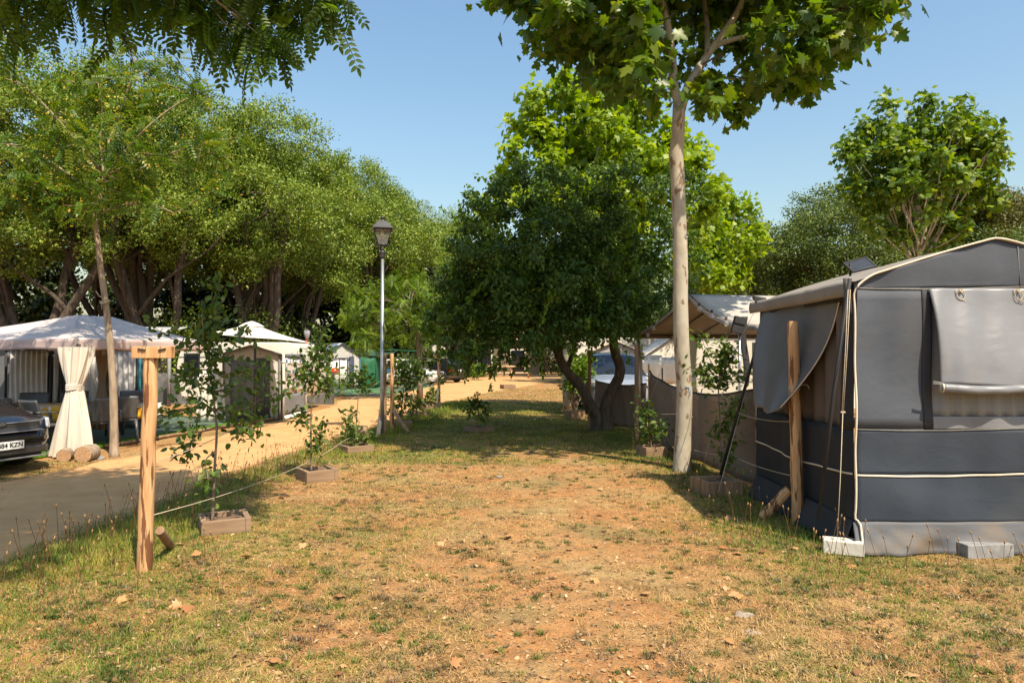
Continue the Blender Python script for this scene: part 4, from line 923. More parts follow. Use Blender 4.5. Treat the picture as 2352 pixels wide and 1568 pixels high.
    if emblem:
        mb = MB(M0 @ Matrix.Translation((h - .035, 0, hood - .15)) @ Matrix.Rotation(R(90), 4, 'Y') @ Matrix.Diagonal((.5, 1, 1, 1))); mb.lathe((0, 0, 0), [(.001, .0), (.07, .0), (.075, .012), (.068, .016)], 20)
        mb.lathe((0, 0, 0), [(.001, .012), (.066, .012)], 20)
        e = mb.build('emblem', mat('emblem_dark', (.05, .05, .055), (.06, .06, .065), .3), th)
        T = M0 @ Matrix.Translation((h - .017, 0, hood - .15)) @ Matrix.Rotation(R(90), 4, 'Z') @ Matrix.Rotation(R(90), 4, 'X')
        text('emblem_text', emblem, T, .052, mat('chrome', (.8, .8, .82), (.75, .75, .78), .15, metal=.9), e)
    for sy in (-1, 1):
        mb = MB(M0); mb.box((wx1 - .38, sy * (W / 2 + .07), belt + .03), (.12, .2, .12)); mb.build('wing_mirror', pm, th, bevel=.03)
    mb = MB(M0)
    for sy in (-1, 1):
        for xx in (-.25, .30 * h, -h + 1.0):
            mb.tube([(xx, sy * (W / 2 + .002), .35), (xx, sy * (W / 2 + .004), belt - .05)], .004, 4)
        for xx in (-.45, .1 * h + .35): mb.box((xx, sy * (W / 2 + .012), belt - .12), (.16, .02, .025))
    mb.build('door_seam', BLACK, th)
    return th
kb = P(22, 1024, 9.95)
car('parked_car', 'dark blue car nose with chrome lined grille at the left edge of the photo', V3(-8.86, 9.85, 0), -18.6, 4.3, 1.78, 1.45, paint('car_navy', (.008, .010, .018)), plate='484 KZN', emblem='KIA')
car('parked_car', 'silver blue car with a large blue tinted windscreen behind the forked oak trunk', V3(2.95, 20.6, 0), -89, 4.4, 1.85, 1.70, paint('car_silver', (.27, .31, .38)), suv=True, plate='')
car('parked_car', 'white hatchback parked on the far pitch beyond the saplings', V3(-6.1, 39.2, 0), -12, 4.2, 1.8, 1.45, paint('car_white', (.78, .78, .78)), plate='')
car('parked_car', 'black hatchback with red tail lights beyond the white car', V3(-4.9, 42.3, 0), 152, 4.0, 1.8, 1.5, paint('car_black', (.012, .012, .014)), plate='')

# ------------------------------------------------------------------ left pitch: mats, edging, gazebo
MAT_G = mat('green_mat', (.055, .105, .075), (.085, .14, .10), .9, 3, bump=.4, bs=80, bdist=.005, c3=(.12, .13, .10), s3=1.5, f3=(.5, .7))
TURF = mat('artificial_turf', (.10, .24, .015), (.15, .31, .03), .9, 40, bump=.9, bs=120, bdist=.02)
def sheet(name, pts, m, label, cat, z=.012, t=.006):
    mb = MB(); mb.prism([Vector((p[0], p[1], z)) for p in pts], (0, 0, 1), t); return tag(mb.build(name, m, base=(pts[0][0], pts[0][1], 0)), label, cat)
g0 = G(100, 1052); g1 = G(640, 962)
ex = (g1 - g0).normalized(); en = V3(-ex.y, ex.x, 0)
def E(a, b, z=0): return g0 + ex * a + en * b + V3(0, 0, z)
Ltot = (g1 - g0).length
sheet('ground_mat', [E(-3, .38), E(Ltot, .38), E(Ltot, 4.2), E(-3, 4.2)], MAT_G, 'dark green groundsheet under the gazebo, table and chairs', 'mat')
mb = MB(); mb.grid(lambda u, v: E(-3 + (Ltot + 3) * u, .02 + .34 * v, .022 + .008 * math.sin(u * 60) * math.sin(v * 3)), 80, 6); tag(mb.build('turf_strip', TURF, base=E(0, .2)), 'bright green artificial turf strip along the gazebo pitch edge', 'turf')
t_ = rng.random((9000, 2)); pp = np.array([tuple(E(-3 + (Ltot + 3) * a, .03 + .33 * b, .02)) for a, b in t_])
o = soup('turf_fibres', BLADE[0], BLADE[1], pp, rng.normal(size=(9000, 3)) * .6 + np.array([0, 0, 1]), rng.normal(size=(9000, 3)), .045, leafmat('turf_blade', [(.10, .26, .01), (.16, .34, .03), (.07, .18, .01)], trans=.2)); tag(o, 'short plastic blades of the bright green turf strip', 'turf', kind='stuff')
mb = MB(); mb.tube([E(1.2 + i * .8, -.015, .035) for i in range(int((Ltot - 1.2) / .8) + 1)], .04, 4); tag(mb.build('edging_board', WOOD_D, base=E(1, 0)), 'low timber edging board between the turf strip and the sandy path', 'edging')

gz = thing('gazebo', 'pale pinkish fabric gazebo with tied curtains, left foreground', 'gazebo', (-6.9, 10.9, 0))
GC = mat('gazebo_fabric', (.58, .52, .51), (.52, .465, .455), .85, 2.5, bump=.2, bs=3.5, bdist=.03, trans=.12)
cF = P(178, 778, 10.9); cR = P(474, 786, 13.3); cL = P(-260, 800, 12.6); cB = V3(cL.x + cR.x - cF.x, cL.y + cR.y - cF.y, cF.z)
cR.z = cL.z = cF.z; pk = P(180, 723, 12.6); pk2 = P(262, 729, 13.4)
def tri(a, b, c, nm=GC, sagv=.05, q=14):
    mb = MB(); mb.grid(lambda u, v: (a.lerp(b, u)).lerp(c[0].lerp(c[1], u), v) - V3(0, 0, sagv * math.sin(math.pi * v) * (.6 + .4 * math.sin(math.pi * u)) + .006 * math.sin(u * 25)), q, q); return mb
mb = tri(cF, cR, (pk, pk2)); mb.build('canopy', GC, gz, solid=.003)
mb = tri(cF, cL, (pk, pk)); mb.build('canopy', GC, gz, solid=.003)
mb = tri(cR, cB, (pk2, pk2)); mb.build('canopy', GC, gz, solid=.003)
mb = tri(cL, cB, (pk, pk2)); mb.build('canopy', GC, gz, solid=.003)
VAL = mat('gazebo_valance', (.56, .44, .42), (.50, .39, .37), .85, 3, bump=.2, bs=4, bdist=.03, trans=.2)
for a, b in ((cF, cR), (cF, cL), (cR, cB)):
    mb = MB(); mb.grid(lambda u, v: a.lerp(b, u) + V3(0, 0, -.17 * v - .012 * math.sin(u * 21) * v) + V3(.02 * math.sin(u * 12) * v, -.02 * v * math.sin(u * 9), 0), 40, 4); mb.build('valance', VAL, gz, solid=.003)
mb = MB(); mb.tube([cF + V3(0, .06, -.05), cR + V3(0, .06, -.05)], .015, 6); mb.tube([cF + V3(0, .06, -.05), cL + V3(0, .06, -.05)], .015, 6); mb.tube([cF + V3(.1, .2, -.12), pk - V3(0, 0, .25)], .015, 6); mb.tube([cR - V3(0, 0, .1), pk2 - V3(0, 0, .25)], .015, 6)
mb.build('frame', mat('bronze', (.05, .035, .028), (.06, .045, .035), .5), gz)
DRAPE = mat('drape_cream', (.70, .63, .54), (.64, .57, .485), .85, 3, bump=.15, bs=5, bdist=.02, trans=.08)
def drape(uc, d, vt, vb, wt, ww, wbm, m, label_tie=True, tie=.42, dep=.12, ph=0):
    t = P(uc, vt, d); zb = max(.03, P(uc, vb, d).z); H_ = t.z - zb; xb = (uc - CX) / F * d
    def width(v):
        return (wt + (ww - wt) * (v / tie) ** 1.6) if v < tie else (ww + (wbm - ww) * ((v - tie) / (1 - tie)) ** .75)
    def f(u, v):
        a = u * 2 * math.pi; w_ = width(v) * d / F / 2; fold = 1 + (.10 + .10 * abs(v - tie)) * math.sin(a * 9 + ph + v * 2) * (.3 + min(1, abs(v - tie) * 3)) + .05 * math.sin(a * 17 + ph)
        return V3(t.x + w_ * math.cos(a) * fold - 6 / F * d * v, d + dep * (.5 + w_) * math.sin(a) * fold, t.z - H_ * v)
    mb = MB(); mb.grid(f, 110, 46); dr = mb.build('curtain', m, gz)
    mb = MB(); q = [f(k / 24, tie) for k in range(25)]; c = sum(q, V3(0, 0, 0)) / 25
    for dz in (-.035, -.012, .012, .035): mb.tube([c + (p - c) * 1.12 + V3(0, 0, dz + .01 * math.sin(i)) for i, p in enumerate(q)], .015, 6)
    mb.build('curtain_tie', m, dr); return t
t = drape(176, 10.85, 797, 1050, 70, 26, 84, DRAPE, dep=.22, tie=.37)
mb = MB(); mb.tube([V3(t.x, 10.9, 0), V3(t.x, 10.9, t.z + .05)], .03, 8); mb.build('pole', mat('bronze', (1, 1, 1)), gz)
DRAPE_SH = mat('drape_shaded', (.30, .22, .15), (.26, .19, .13), .85, 3)  # darker, browner drape: shade under the canopy put into the colour
t = drape(240, 13.6, 803, 985, 34, 14, 36, DRAPE_SH, dep=.15, ph=2, tie=.37)
mb = MB(); mb.tube([V3(t.x + .06, 13.6, 0), V3(t.x + .06, 13.6, t.z)], .03, 8); mb.build('pole', mat('bronze', (1, 1, 1)), gz)
q = P(343, 800, 13.0); mb = MB(); mb.tube([V3(q.x, q.y, 0), V3(q.x, q.y, q.z + .1)], .03, 8); mb.build('pole', mat('bronze', (1, 1, 1)), gz)
# logs
for (u, v, r, L_, lab, an) in ((146, 1060, .10, .22, 'small cut log lying at the left foot of the gazebo curtain', 112), (190, 1060, .125, .34, 'larger cut log lying beside the right foot of the gazebo curtain', 100)):
    b = G(u, v) + V3(0, 0, r * .85); a = Vector((math.cos(R(an)), math.sin(R(an)), 0)) * L_
    th = thing('log', lab, 'log', b, 'logs at the curtain foot'); mb = MB(); mb.tube([b, b + a * .5, b + a], [r, r * 1.04, r], 16, cap=False, wob=.05); mb.build('bark', BARK_A, th)
    mb = MB(); k = 16; mb.add([b + (V3(-a.normalized().y, a.normalized().x, 0) * math.cos(2 * math.pi * i / k) + V3(0, 0, 1) * math.sin(2 * math.pi * i / k)) * r * .97 for i in range(k)], [tuple(range(k))]); mb.build('cut_face', mat('cut_wood', (.30, .17, .09), (.42, .27, .15), .9, 30), th)

# grey awning with curtained windows behind the gazebo
wg = mat('awning_grey', (.10, .11, .12), (.13, .14, .15), .8, 3, bump=.2, bs=4, bdist=.03)
aL = V3(-12.6, 14.9, 0); aR = V3(-8.05, 15.0, 0)
th = thing('awning_tent', 'dark grey awning tent with light curtains behind the gazebo table', 'awning tent', aL); ax = (aR - aL).normalized(); Wd = (aR - aL).length
mb = MB()
def wf(u, v):
    z = .03 + 1.95 * v; x = u * Wd + .35 * (1 - v) ** 2 * max(0, (u - .9) / .1) - .28 * max(0, (v - .6) / .4) ** 2 * max(0, (u - .85) / .15)
    return aL + ax * x + V3(0, .02 * math.sin(u * 30), z)
mb.grid(wf, 50, 14); mb.build('front_wall', wg, th, solid=.005)
mb = MB(); mb.grid(lambda u, v: wf(1, 1 - v) + V3(-1.5 * u, 2.2 * u, 0), 10, 10); mb.build('side_wall', mat('awning_dark', (.045, .05, .05), (.06, .065, .065), .7), th, solid=.005)
mb = MB(); mb.grid(lambda u, v: aL + ax * (Wd * u * .985) + V3(0, -.15 + 2.4 * v, 1.99 + .35 * v), 20, 6); mb.build('roof', GREY_C, th, solid=.005)
mb = MB(); mb.grid(lambda u, v: aL + ax * (Wd * u * .97) + V3(0, -.16, 1.99 - .12 * v), 20, 2); mb.build('valance', GREY_C, th, solid=.005)
def pw(u): return (u - CX) / F * 14.9
for (u0, u1, m) in ((28, 118, CURT), (128, 140, CURT), (200, 235, CLOTHW), (262, 318, CLOTHW)):
    mb = MB(); x0, x1 = pw(u0), pw(u1)
    mb.grid(lambda u, v: V3(x0 + (x1 - x0) * u, 14.86 - .06 * (1 - .2 * v) + .025 * math.sin(u * (x1 - x0) * 55 + 2 * math.sin(v * 2)), .55 + 1.18 * v * (1 - (.16 * max(0, u - .6) if u0 == 262 else 0))), 90, 8); mb.build('curtain', m, th, solid=.002)
for (u0, u1) in ((30, 120), (200, 225), (262, 300)):
    mb = MB(); mb.tube([V3(pw(u0) - .05, 14.76, 1.79), V3(pw(u1) + .05, 14.76, 1.79)], .045, 8); mb.build('rolled_blind', GREY_C, th)
mb = MB()
for u in (22, 125, 150, 192, 240, 256, 322): mb.tube([V3(pw(u), 14.8, .02), V3(pw(u), 14.8, 1.85)], .025, 6)
mb.build('frame', BLACK, th)
mb = MB(); mb.grid(lambda u, v: V3(pw(318 + 10 * u), 14.84, .55 + 1.0 * v), 3, 3); mb.build('blue_edge', mat('turquoise', (.02, .22, .30), (.03, .28, .36), .7), th, solid=.004)

# table with patchwork cloth
def clothmat():
    m, n, l, b_ = _nodes('patchwork_cloth'); b_.inputs['Roughness'].default_value = .45
    tc = n.new('ShaderNodeTexCoord'); vo = n.new('ShaderNodeTexVoronoi'); vo.inputs['Scale'].default_value = 7; vo.distance = 'CHEBYCHEV'
    l.new(tc.outputs['Object'], vo.inputs['Vector']); s_ = n.new('ShaderNodeSeparateColor'); l.new(vo.outputs['Color'], s_.inputs[0])
    rp = n.new('ShaderNodeValToRGB'); rp.color_ramp.interpolation = 'CONSTANT'; e = rp.color_ramp.elements; e[0].color = (.75, .42, .02, 1); e[1].position = .8; e[1].color = (.7, .68, .6, 1)
    for p, c in ((.3, (.5, .50, .45)), (.5, (.55, .30, .02)), (.65, (.45, .40, .34))):
        q = e.new(p); q.color = (*c, 1)
    l.new(s_.outputs[0], rp.inputs[0]); l.new(rp.outputs[0], b_.inputs['Base Color']); return m
tf = G(80, 1012); tt = thing('table', 'long garden table under the gazebo', 'table', V3(-7.9, 12.6, 0)); TC = V3(-7.75, 12.75, 0); TA = R(28)
Mt = Matrix.Translation(TC) @ Matrix.Rotation(TA, 4, 'Z')
mb = MB(Mt); mb.box((0, 0, .70), (2.1, .9, .03)); mb.build('table_top', WOOD_D, tt)
for sx in (-1, 1):
    for sy in (-1, 1): mb = MB(Mt); mb.box((sx * .95, sy * .36, .34), (.06, .06, .68)); mb.build('leg', WOOD_D, tt)
mb = MB(Mt); mb.grid(lambda u, v: V3(-1.08 + 2.16 * u, (-.47 - .03 * math.sin(u * 20)) if v < .01 else (-.47 + .94 * (v - .2) / .6 if .2 <= v <= .8 else (-.47 - .02 * math.sin(u * 20) if v < .2 else .49)), .722 if .2 <= v <= .8 else .722 - .24 * (abs(v - .5) - .3) / .2 * (1 + .15 * math.sin(u * 9))), 50, 20)
mb.grid(lambda u, v: V3(-1.085 - .02 * math.sin(u * 7) * v, -.47 + .94 * u, .721 - .24 * v), 16, 4)
tag(mb.build('tablecloth', clothmat(), base=TC, solid=.003), 'yellow and white patchwork tablecloth on the long table under the gazebo', 'tablecloth')
mb = MB(); mb.lathe(Mt @ V3(.75, .0, .727), [(.001, 0), (.035, 0), (.042, .09), (.036, .09), (.032, .01), (.001, .01)], 12); tag(mb.build('cup', mat('cup_grey', (.25, .12, .10), (.2, .2, .24), .4), base=Mt @ V3(.75, 0, .727)), 'small cup standing on the far end of the patchwork tablecloth', 'cup')

# plastic armchairs
def make_chair(label):
    th = thing('plastic_chair', label, 'chair', (0, 0, 0), 'grey plastic chairs around the table')
    CH_M = mat('chair_plastic', (.070, .075, .085), (.085, .09, .10), .4, 5)
    mb = MB(); mb.grid(lambda u, v: V3((u - .5) * (.44 + .03 * v), -.22 + .44 * v, .43 - .02 * math.sin(math.pi * u) * math.sin(math.pi * v)), 12, 10); mb.build('seat', CH_M, th, solid=.02)
    mb = MB(); mb.grid(lambda u, v: V3((u - .5) * (.44 + .10 * v) * (1 - .25 * max(0, v - .7) * abs(u - .5) * 2), -.22 - .13 * v + .05 * (2 * u - 1) ** 2 - .0, .44 + .42 * v), 14, 10); mb.build('backrest', CH_M, th, solid=.018)
    for s in (-1, 1):
        mb = MB(); mb.grid(lambda u, v: V3(s * (.24 + .05 * math.sin(math.pi * u) + .03 * (v - .5)), -.30 + .52 * u, .66 - .04 * u ** 2 + 0 * v), 10, 2); mb.tube([V3(s * .26, .22, .62), V3(s * .25, .23, .42)], .022, 6); mb.build('armrest', CH_M, th, solid=.02)
        for t in (-1, 1):
            mb = MB(); mb.tube([V3(s * .20, t * .19, .43), V3(s * .25, t * .25, .0)], [.032, .022], 6); mb.build('leg', CH_M, th)
    return th
ch0 = make_chair('grey plastic armchair nearest the car, left of the big cream curtain')
def place(o, x, y, rz, label):
    o.location = (x, y, .02); o.rotation_euler.z = R(rz); o['label'] = label
spots = [(P(108, 1, 11.5).x, 11.5, -25, 'grey plastic armchair nearest the car, left of the big cream curtain'),
         (P(228, 1, 11.9).x, 11.95, 15, 'grey plastic armchair between the cream curtain and the slim acacia trunk'),
         (P(290, 1, 12.6).x, 12.6, 20, 'grey plastic armchair right of the slim acacia trunk'),
         (P(70, 1, 13.3).x, 13.3, 200, 'grey plastic armchair behind the left end of the patchwork table'),
         (P(150, 1, 13.7).x, 13.9, 200, 'grey plastic armchair behind the middle of the patchwork table'),
         (P(300, 1, 13.9).x, 14.1, 215, 'grey plastic armchair behind the far end of the patchwork table')]
for i, s_ in enumerate(spots): place(ch0 if i == 0 else copy_tree(ch0), *s_)
for i, (u, v) in enumerate(((19, 812), (108, 811), (163, 806), (239, 808), (287, 808), (407, 808))):
    c = P(u, v, 11.3 + .4 * i); mb = MB(); bt = thing('festoon_bulb', 'clear bulb hanging under the gazebo edge, %s' % ('far left over the dark car', 'left of the cream curtain', 'just left above the cream curtain', 'above the shade-toned inner curtain', 'right of the acacia trunk', 'under the right tip of the gazebo')[i], 'light bulb', c, 'string lights under the gazebo')
    mb.lathe(c, [(.001, .035), (.012, .03), (.03, 0), (.033, -.025), (.02, -.05), (.001, -.055)], 10); mb.build('glass', CLEAR, bt)
    mb = MB(); mb.lathe(c, [(.014, .03), (.014, .06), (.001, .06)], 8); mb.build('socket', BLACK, bt)

# concrete wall behind
mb = MB(); mb.box((-13, 23, .45), (14, .18, 1.15)); wl = tag(mb.build('concrete_wall', mat('concrete', (.17, .17, .17), (.10, .10, .10), .95, 6, bump=.5, bs=20, c3=(.07, .07, .065), s3=1.2, f3=(.45, .6)), base=(-13, 23, 0)), 'low rough grey concrete block wall between the gazebo and the caravan', 'wall')
b = G(386, 915); mb = MB(); mb.tube([V3(b.x + 2.0, 22, 0), V3(b.x + 2.0, 22, 2.0)], .06, 4); tag(mb.build('fence_post', STONE, base=V3(b.x + 2.0, 22, 0)), 'square grey concrete fence post in front of the block wall', 'post')

# umbrella
b = V3(P(586, 0, 16.0).x, 16.0, 0); um = thing('parasol', 'large square off-white parasol on a dark pole beside the caravan awning', 'parasol', b)
top = P(578, 743, 16.0); mb = MB(); mb.tube([b, V3(b.x, b.y, top.z)], .03, 8); mb.build('pole', LAMPM, um)
cc = [P(447, 768, 16.6), P(572, 775, 14.6), P(722, 789, 15.6), P(600, 765, 17.6)]
WHP = mat('parasol_white', (.80, .77, .70), (.74, .71, .64), .85, 3, trans=.25)
def ring_(f_): return [c.lerp(top, f_) for c in cc]
mb = MB()
for i in range(4):
    a, b2 = cc[i], cc[(i + 1) % 4]; mid = a.lerp(b2, .5) + (top - a.lerp(b2, .5)) * .05
    mb.grid(lambda u, v: (a.lerp(b2, u) + (top - a.lerp(b2, u)) * (.06 * math.sin(math.pi * u))).lerp(top, v) - V3(0, 0, .03 * math.sin(math.pi * v)), 12, 8)
mb.build('canopy', WHP, um, solid=.004)
mb = MB(); mb.lathe(top, [(.30, -.07), (.18, .0), (.05, .05), (.001, .06)], 10); mb.build('vent_cap', WHP, um)
hub = top - V3(0, 0, .42)
for c in cc + [cc[i].lerp(cc[(i + 1) % 4], .5) for i in range(4)]:
    mb = MB(); mb.tube([hub, c.lerp(top, .45) - V3(0, 0, .05)], .012, 5); mb.build('rib', LAMPM, um)

# caravan and grey/cream awning beneath the parasol
caravan('caravan', 'cream caravan with a dark window left of the checkered awning', V3(-7.75, 20.6, 0), 3.7, 2.1, 2.0, -2, [(-1.4, 1.35, .40, .60), (1.2, 1.4, .6, .5)])
gl, gr_ = G(512, 966), G(641, 964)
th, Q = gable('awning_tent', 'cream and grey gabled awning with a checkered side curtain, under the white parasol', gl, gr_, 2.4, 1.66, 1.86, CREAM if False else mat('awning_cream', (.58, .56, .53), (.52, .50, .47), .85, 3, bump=.15, bs=5, trans=.08), CREAM, mat('grey_hem', (.12, .13, .15), (.14, .15, .17), .8),
    [(.18, .75, .05, 1.5, mat('mid_grey', (.17, .175, .185), (.20, .205, .215), .8), 12), (.76, 1.12, .05, 1.55, mat('dark_curtain', (.07, .07, .075), (.15, .15, .155), .8, 3, (14, 14, .3)), 50)])
# checkered side panel
def checkmat():
    m, n, l, b_ = _nodes('checkered_cloth'); b_.inputs['Roughness'].default_value = .7
    tc = n.new('ShaderNodeTexCoord'); sp_ = n.new('ShaderNodeSeparateXYZ'); l.new(tc.outputs['Object'], sp_.inputs[0])
    def fl_(o, k):
        a = n.new('ShaderNodeMath'); a.operation = 'MULTIPLY'; a.inputs[1].default_value = k; l.new(o, a.inputs[0]); q = n.new('ShaderNodeMath'); q.operation = 'FLOOR'; l.new(a.outputs[0], q.inputs[0]); return q.outputs[0]
    cb = n.new('ShaderNodeCombineXYZ'); l.new(fl_(sp_.outputs[1], 7.0), cb.inputs[0]); l.new(fl_(sp_.outputs[2], 10.5), cb.inputs[1])
    wn = n.new('ShaderNodeTexWhiteNoise'); l.new(cb.outputs[0], wn.inputs['Vector'])
    rp = n.new('ShaderNodeValToRGB'); rp.color_ramp.interpolation = 'CONSTANT'; e = rp.color_ramp.elements; e[0].color = (.72, .68, .64, 1); e[1].position = .82; e[1].color = (.45, .30, .24, 1)
    for p, c in ((.38, (.10, .13, .18)), (.52, (.72, .68, .64)), (.66, (.28, .33, .38))): q = e.new(p); q.color = (*c, 1)
    l.new(wn.outputs['Value'], rp.inputs[0]); l.new(rp.outputs[0], b_.inputs['Base Color']); return m
c0 = G(645, 964) + V3(.03, .02, 0); c1_ = G(700, 950)
mb = MB(); mb.grid(lambda u, v: c0.lerp(c1_, u) + V3(.015 * math.sin(u * 8), 0, .62 + .93 * v), 12, 6); mb.build('checkered_panel', checkmat(), th, solid=.004)
mb = MB(); mb.grid(lambda u, v: c0.lerp(c1_, u) + V3(.02 * math.sin(u * 8), 0, .10 + .52 * v), 12, 6); mb.build('lower_panel', mat('mid_grey', (1, 1, 1)), th, solid=.004)
mb = MB(); mb.grid(lambda u, v: c0.lerp(c1_, u) + V3(.03 + .02 * math.sin(u * 8) + .06 * v, 0, .10 - .08 * v), 12, 3); mb.build('skirt', WHITE_C, th, solid=.004)
mb = MB(); mb.grid(lambda u, v: c0.lerp(c1_, u * 1.03) + V3(.01, 0, 1.66 - .11 * v), 12, 1); mb.build('valance', mat('grey_hem', (1, 1, 1)), th, solid=.004)
mb = MB()
for f_ in (0, 1): p = c0.lerp(c1_, f_); mb.tube([p + V3(.03, 0, 0), p + V3(.02, 0, 1.68)], .03, 6)
mb.build('pole', WHITE_C, th)
mb = MB(); q = G(516, 972); 
def wflap(u, v): return q + V3(-.65 + .55 * u + .2 * (1 - v) * (u - .5), .1 + .03 * math.sin(u * 25), 1.25 * v)
mb.grid(wflap, 30, 6); mb.build('side_flap', WHITE_C, th, solid=.004)

# third awning blue/white
gl, gr_ = G(738, 897), G(826, 893)
bl_ = mat('blue_trim', (.045, .09, .17), (.06, .11, .20), .7)
th, Q = gable('awning_tent', 'white awning with blue trim and blue roof edge, beyond the second sapling', gl, gr_, 4.5, 1.62, 2.22, mat('pale_grey', (.42, .41, .39), (.50, .49, .47), .8), mat('faded_roof', (.50, .49, .47), (.42, .42, .42), .85, 2), bl_,
    [(.45, .95, .1, 1.45, WHITE_C, 8), (1.0, 1.4, .1, 1.45, WHITE_C, 8), (.05, .38, .1, 1.5, bl_, 4), (1.55, 1.85, .05, 1.6, mat('navy', (1, 1, 1)), 4)])
mb = MB()
for xx in (.4, .97, 1.45): mb.tube([Q(xx, -.06, .05), Q(xx, -.06, 1.5)], .03, 5)
mb.tube([Q(.1, -.06, 1.5), Q(1.6, -.06, 1.5)], .03, 5); mb.build('panel_frame', mat('navy', (1, 1, 1)), th)
for s_, (x0_) in ((-1, 0),):
    mb = MB(); mb.grid(lambda u, v: Q(-.1 + 1.0 * v, -.12 + .5 * u, 1.64 + .6 * v * .93 + .02), 4, 8); mb.build('roof_edge', mat('blue_roof', (.10, .15, .21), (.14, .19, .25), .8), th, solid=.01)
# green net enclosure
ga, gb = G(824, 893), G(862, 892)
NETG = mat('green_net', (.03, .20, .09), (.05, .27, .12), .8, 3, trans=.5, c3=(.12, .32, .22), s3=2, f3=(.45, .65))
th = thing('net_enclosure', 'green netted shelter beside the blue trimmed awning', 'shelter', ga)
mb = MB(); mb.grid(lambda u, v: ga.lerp(gb, u) + V3(0, .03 * math.sin(u * 12), 1.55 * v + .02), 16, 6); mb.build('net', NETG, th, solid=.004)
mb = MB(); mb.grid(lambda u, v: gb + V3(.05 * math.sin(u * 9), 2.5 * u, 1.5 * v + .02), 12, 6); mb.build('net', NETG, th, solid=.004)
mb = MB(); mb.grid(lambda u, v: ga.lerp(gb, u * 1.9) + V3(0, -.1 + 2.4 * v, 1.78 - .10 * u - .12 * math.sin(math.pi * u) + .2 * v), 14, 6); mb.build('shade_cloth', mat('dark_green_cloth', (.015, .05, .035), (.02, .07, .045), .9), th, solid=.005)
mb = MB(); mb.tube([ga, ga + V3(0, 0, 1.75)], .03, 6); mb.tube([gb, gb + V3(0, 0, 1.65)], .03, 6); mb.build('pole', BLACK, th)
rope([P(820, 804, 30), P(900, 803, 32), P(960, 806, 33)], 'thin green line stretched from the net shelter to the trees', .01, .012, m=mat('green_line', (.02, .25, .15), (.02, .2, .12), .6))
sheet('ground_mat', [G(728, 906), G(885, 910), G(1000, 886), G(985, 880), G(830, 892), G(735, 893)], mat('green_carpet', (.06, .20, .07), (.04, .15, .06), .9, 2, c3=(.09, .09, .08), s3=.6, f3=(.45, .55)), 'green carpet in front of the blue trimmed awning', 'mat')
caravan('caravan', 'far white caravan behind the white hatchback', V3(-6.6, 44.5, 0), 4.6, 2.1, 2.3, 0, [(-1.3, 1.55, 1.1, .5), (1.2, 1.55, .7, .5)])
# red charcoal grill on a little table
b = G(768, 905); g_ = thing('kettle_grill', 'small red kettle grill on a folding table before the blue trimmed awning', 'grill', b + V3(0, 0, 0))
RED = mat('red_enamel', (.65, .05, .01), (.55, .04, .01), .25, coat=.7)
c = b + V3(0, 0, .95); mb = MB(); mb.lathe(c, [(.19, 0), (.18, .06), (.13, .13), (.05, .16), (.001, .165)], 16); mb.build('lid', RED, g_)
mb = MB(); mb.lathe(c, [(.001, -.12), (.11, -.10), (.18, -.02), (.20, 0), (.20, .01)], 16); mb.build('bowl', mat('grill_brown', (.45, .16, .05), (.4, .14, .04), .5), g_)
ft = thing('folding_table', 'grey folding table carrying the red grill', 'table', b); mb = MB(); mb.box(b + V3(.2, 0, .72), (1.5, .6, .03)); mb.build('table_top', GREY_C, ft)
for sx in (-1, 1): mb = MB(); mb.tube([b + V3(.2 + sx * .6, -.25, .7), b + V3(.2 - sx * .1, .0, .0)], .018, 5); mb.build('leg', METAL, ft)
# little red-topped lamp
b = V3(P(705, 0, 27).x, 27, 0); rl = thing('garden_lamp', 'red post with a grey globe rising behind the parasol', 'lamp', b)
mb = MB(); mb.tube([b, V3(b.x, b.y, P(705, 778, 27).z)], .05, 8); mb.build('pole', mat('red_paint', (.6, .03, .03), (.5, .02, .02), .4), rl)
mb = MB(); mb.lathe(P(705, 778, 27), [(.06, 0), (.08, .05), (.12, .15), (.13, .28), (.09, .34), (.001, .36)], 12); mb.build('globe', mat('globe_grey', (.25, .24, .28), (.35, .34, .38), .3), rl)
# bicycle-like clutter: grey camping stove table and bin next to the white car
b = G(888, 885); ct = thing('camping_table', 'small camping table with blue box beside the white hatchback', 'table', b)
mb = MB(); mb.box(b + V3(0, 0, .68), (1.0, .5, .03)); mb.build('table_top', GREY_C, ct)
for sx in (-1, 1):
    mb = MB(); mb.tube([b + V3(sx * .45, -.2, .68), b + V3(sx * .45, -.2, 0)], .02, 5); mb.build('leg', METAL, ct)
mb = MB(); mb.box(b + V3(.05, 0, .80), (.35, .3, .2)); tag(mb.build('cool_box', mat('blue_plastic', (.02, .14, .30), (.02, .12, .26), .4), base=b + V3(0, 0, .7), bevel=.02), 'blue cool box on the small camping table near the white hatchback', 'cool box')
b = G(971, 888); mb = MB(); mb.lathe(b, [(.001, 0), (.2, 0), (.25, .5), (.26, .52), (.22, .5), (.001, .45)], 12); tag(mb.build('bin', METAL, base=b), 'small grey bin near the front of the white hatchback', 'bin')

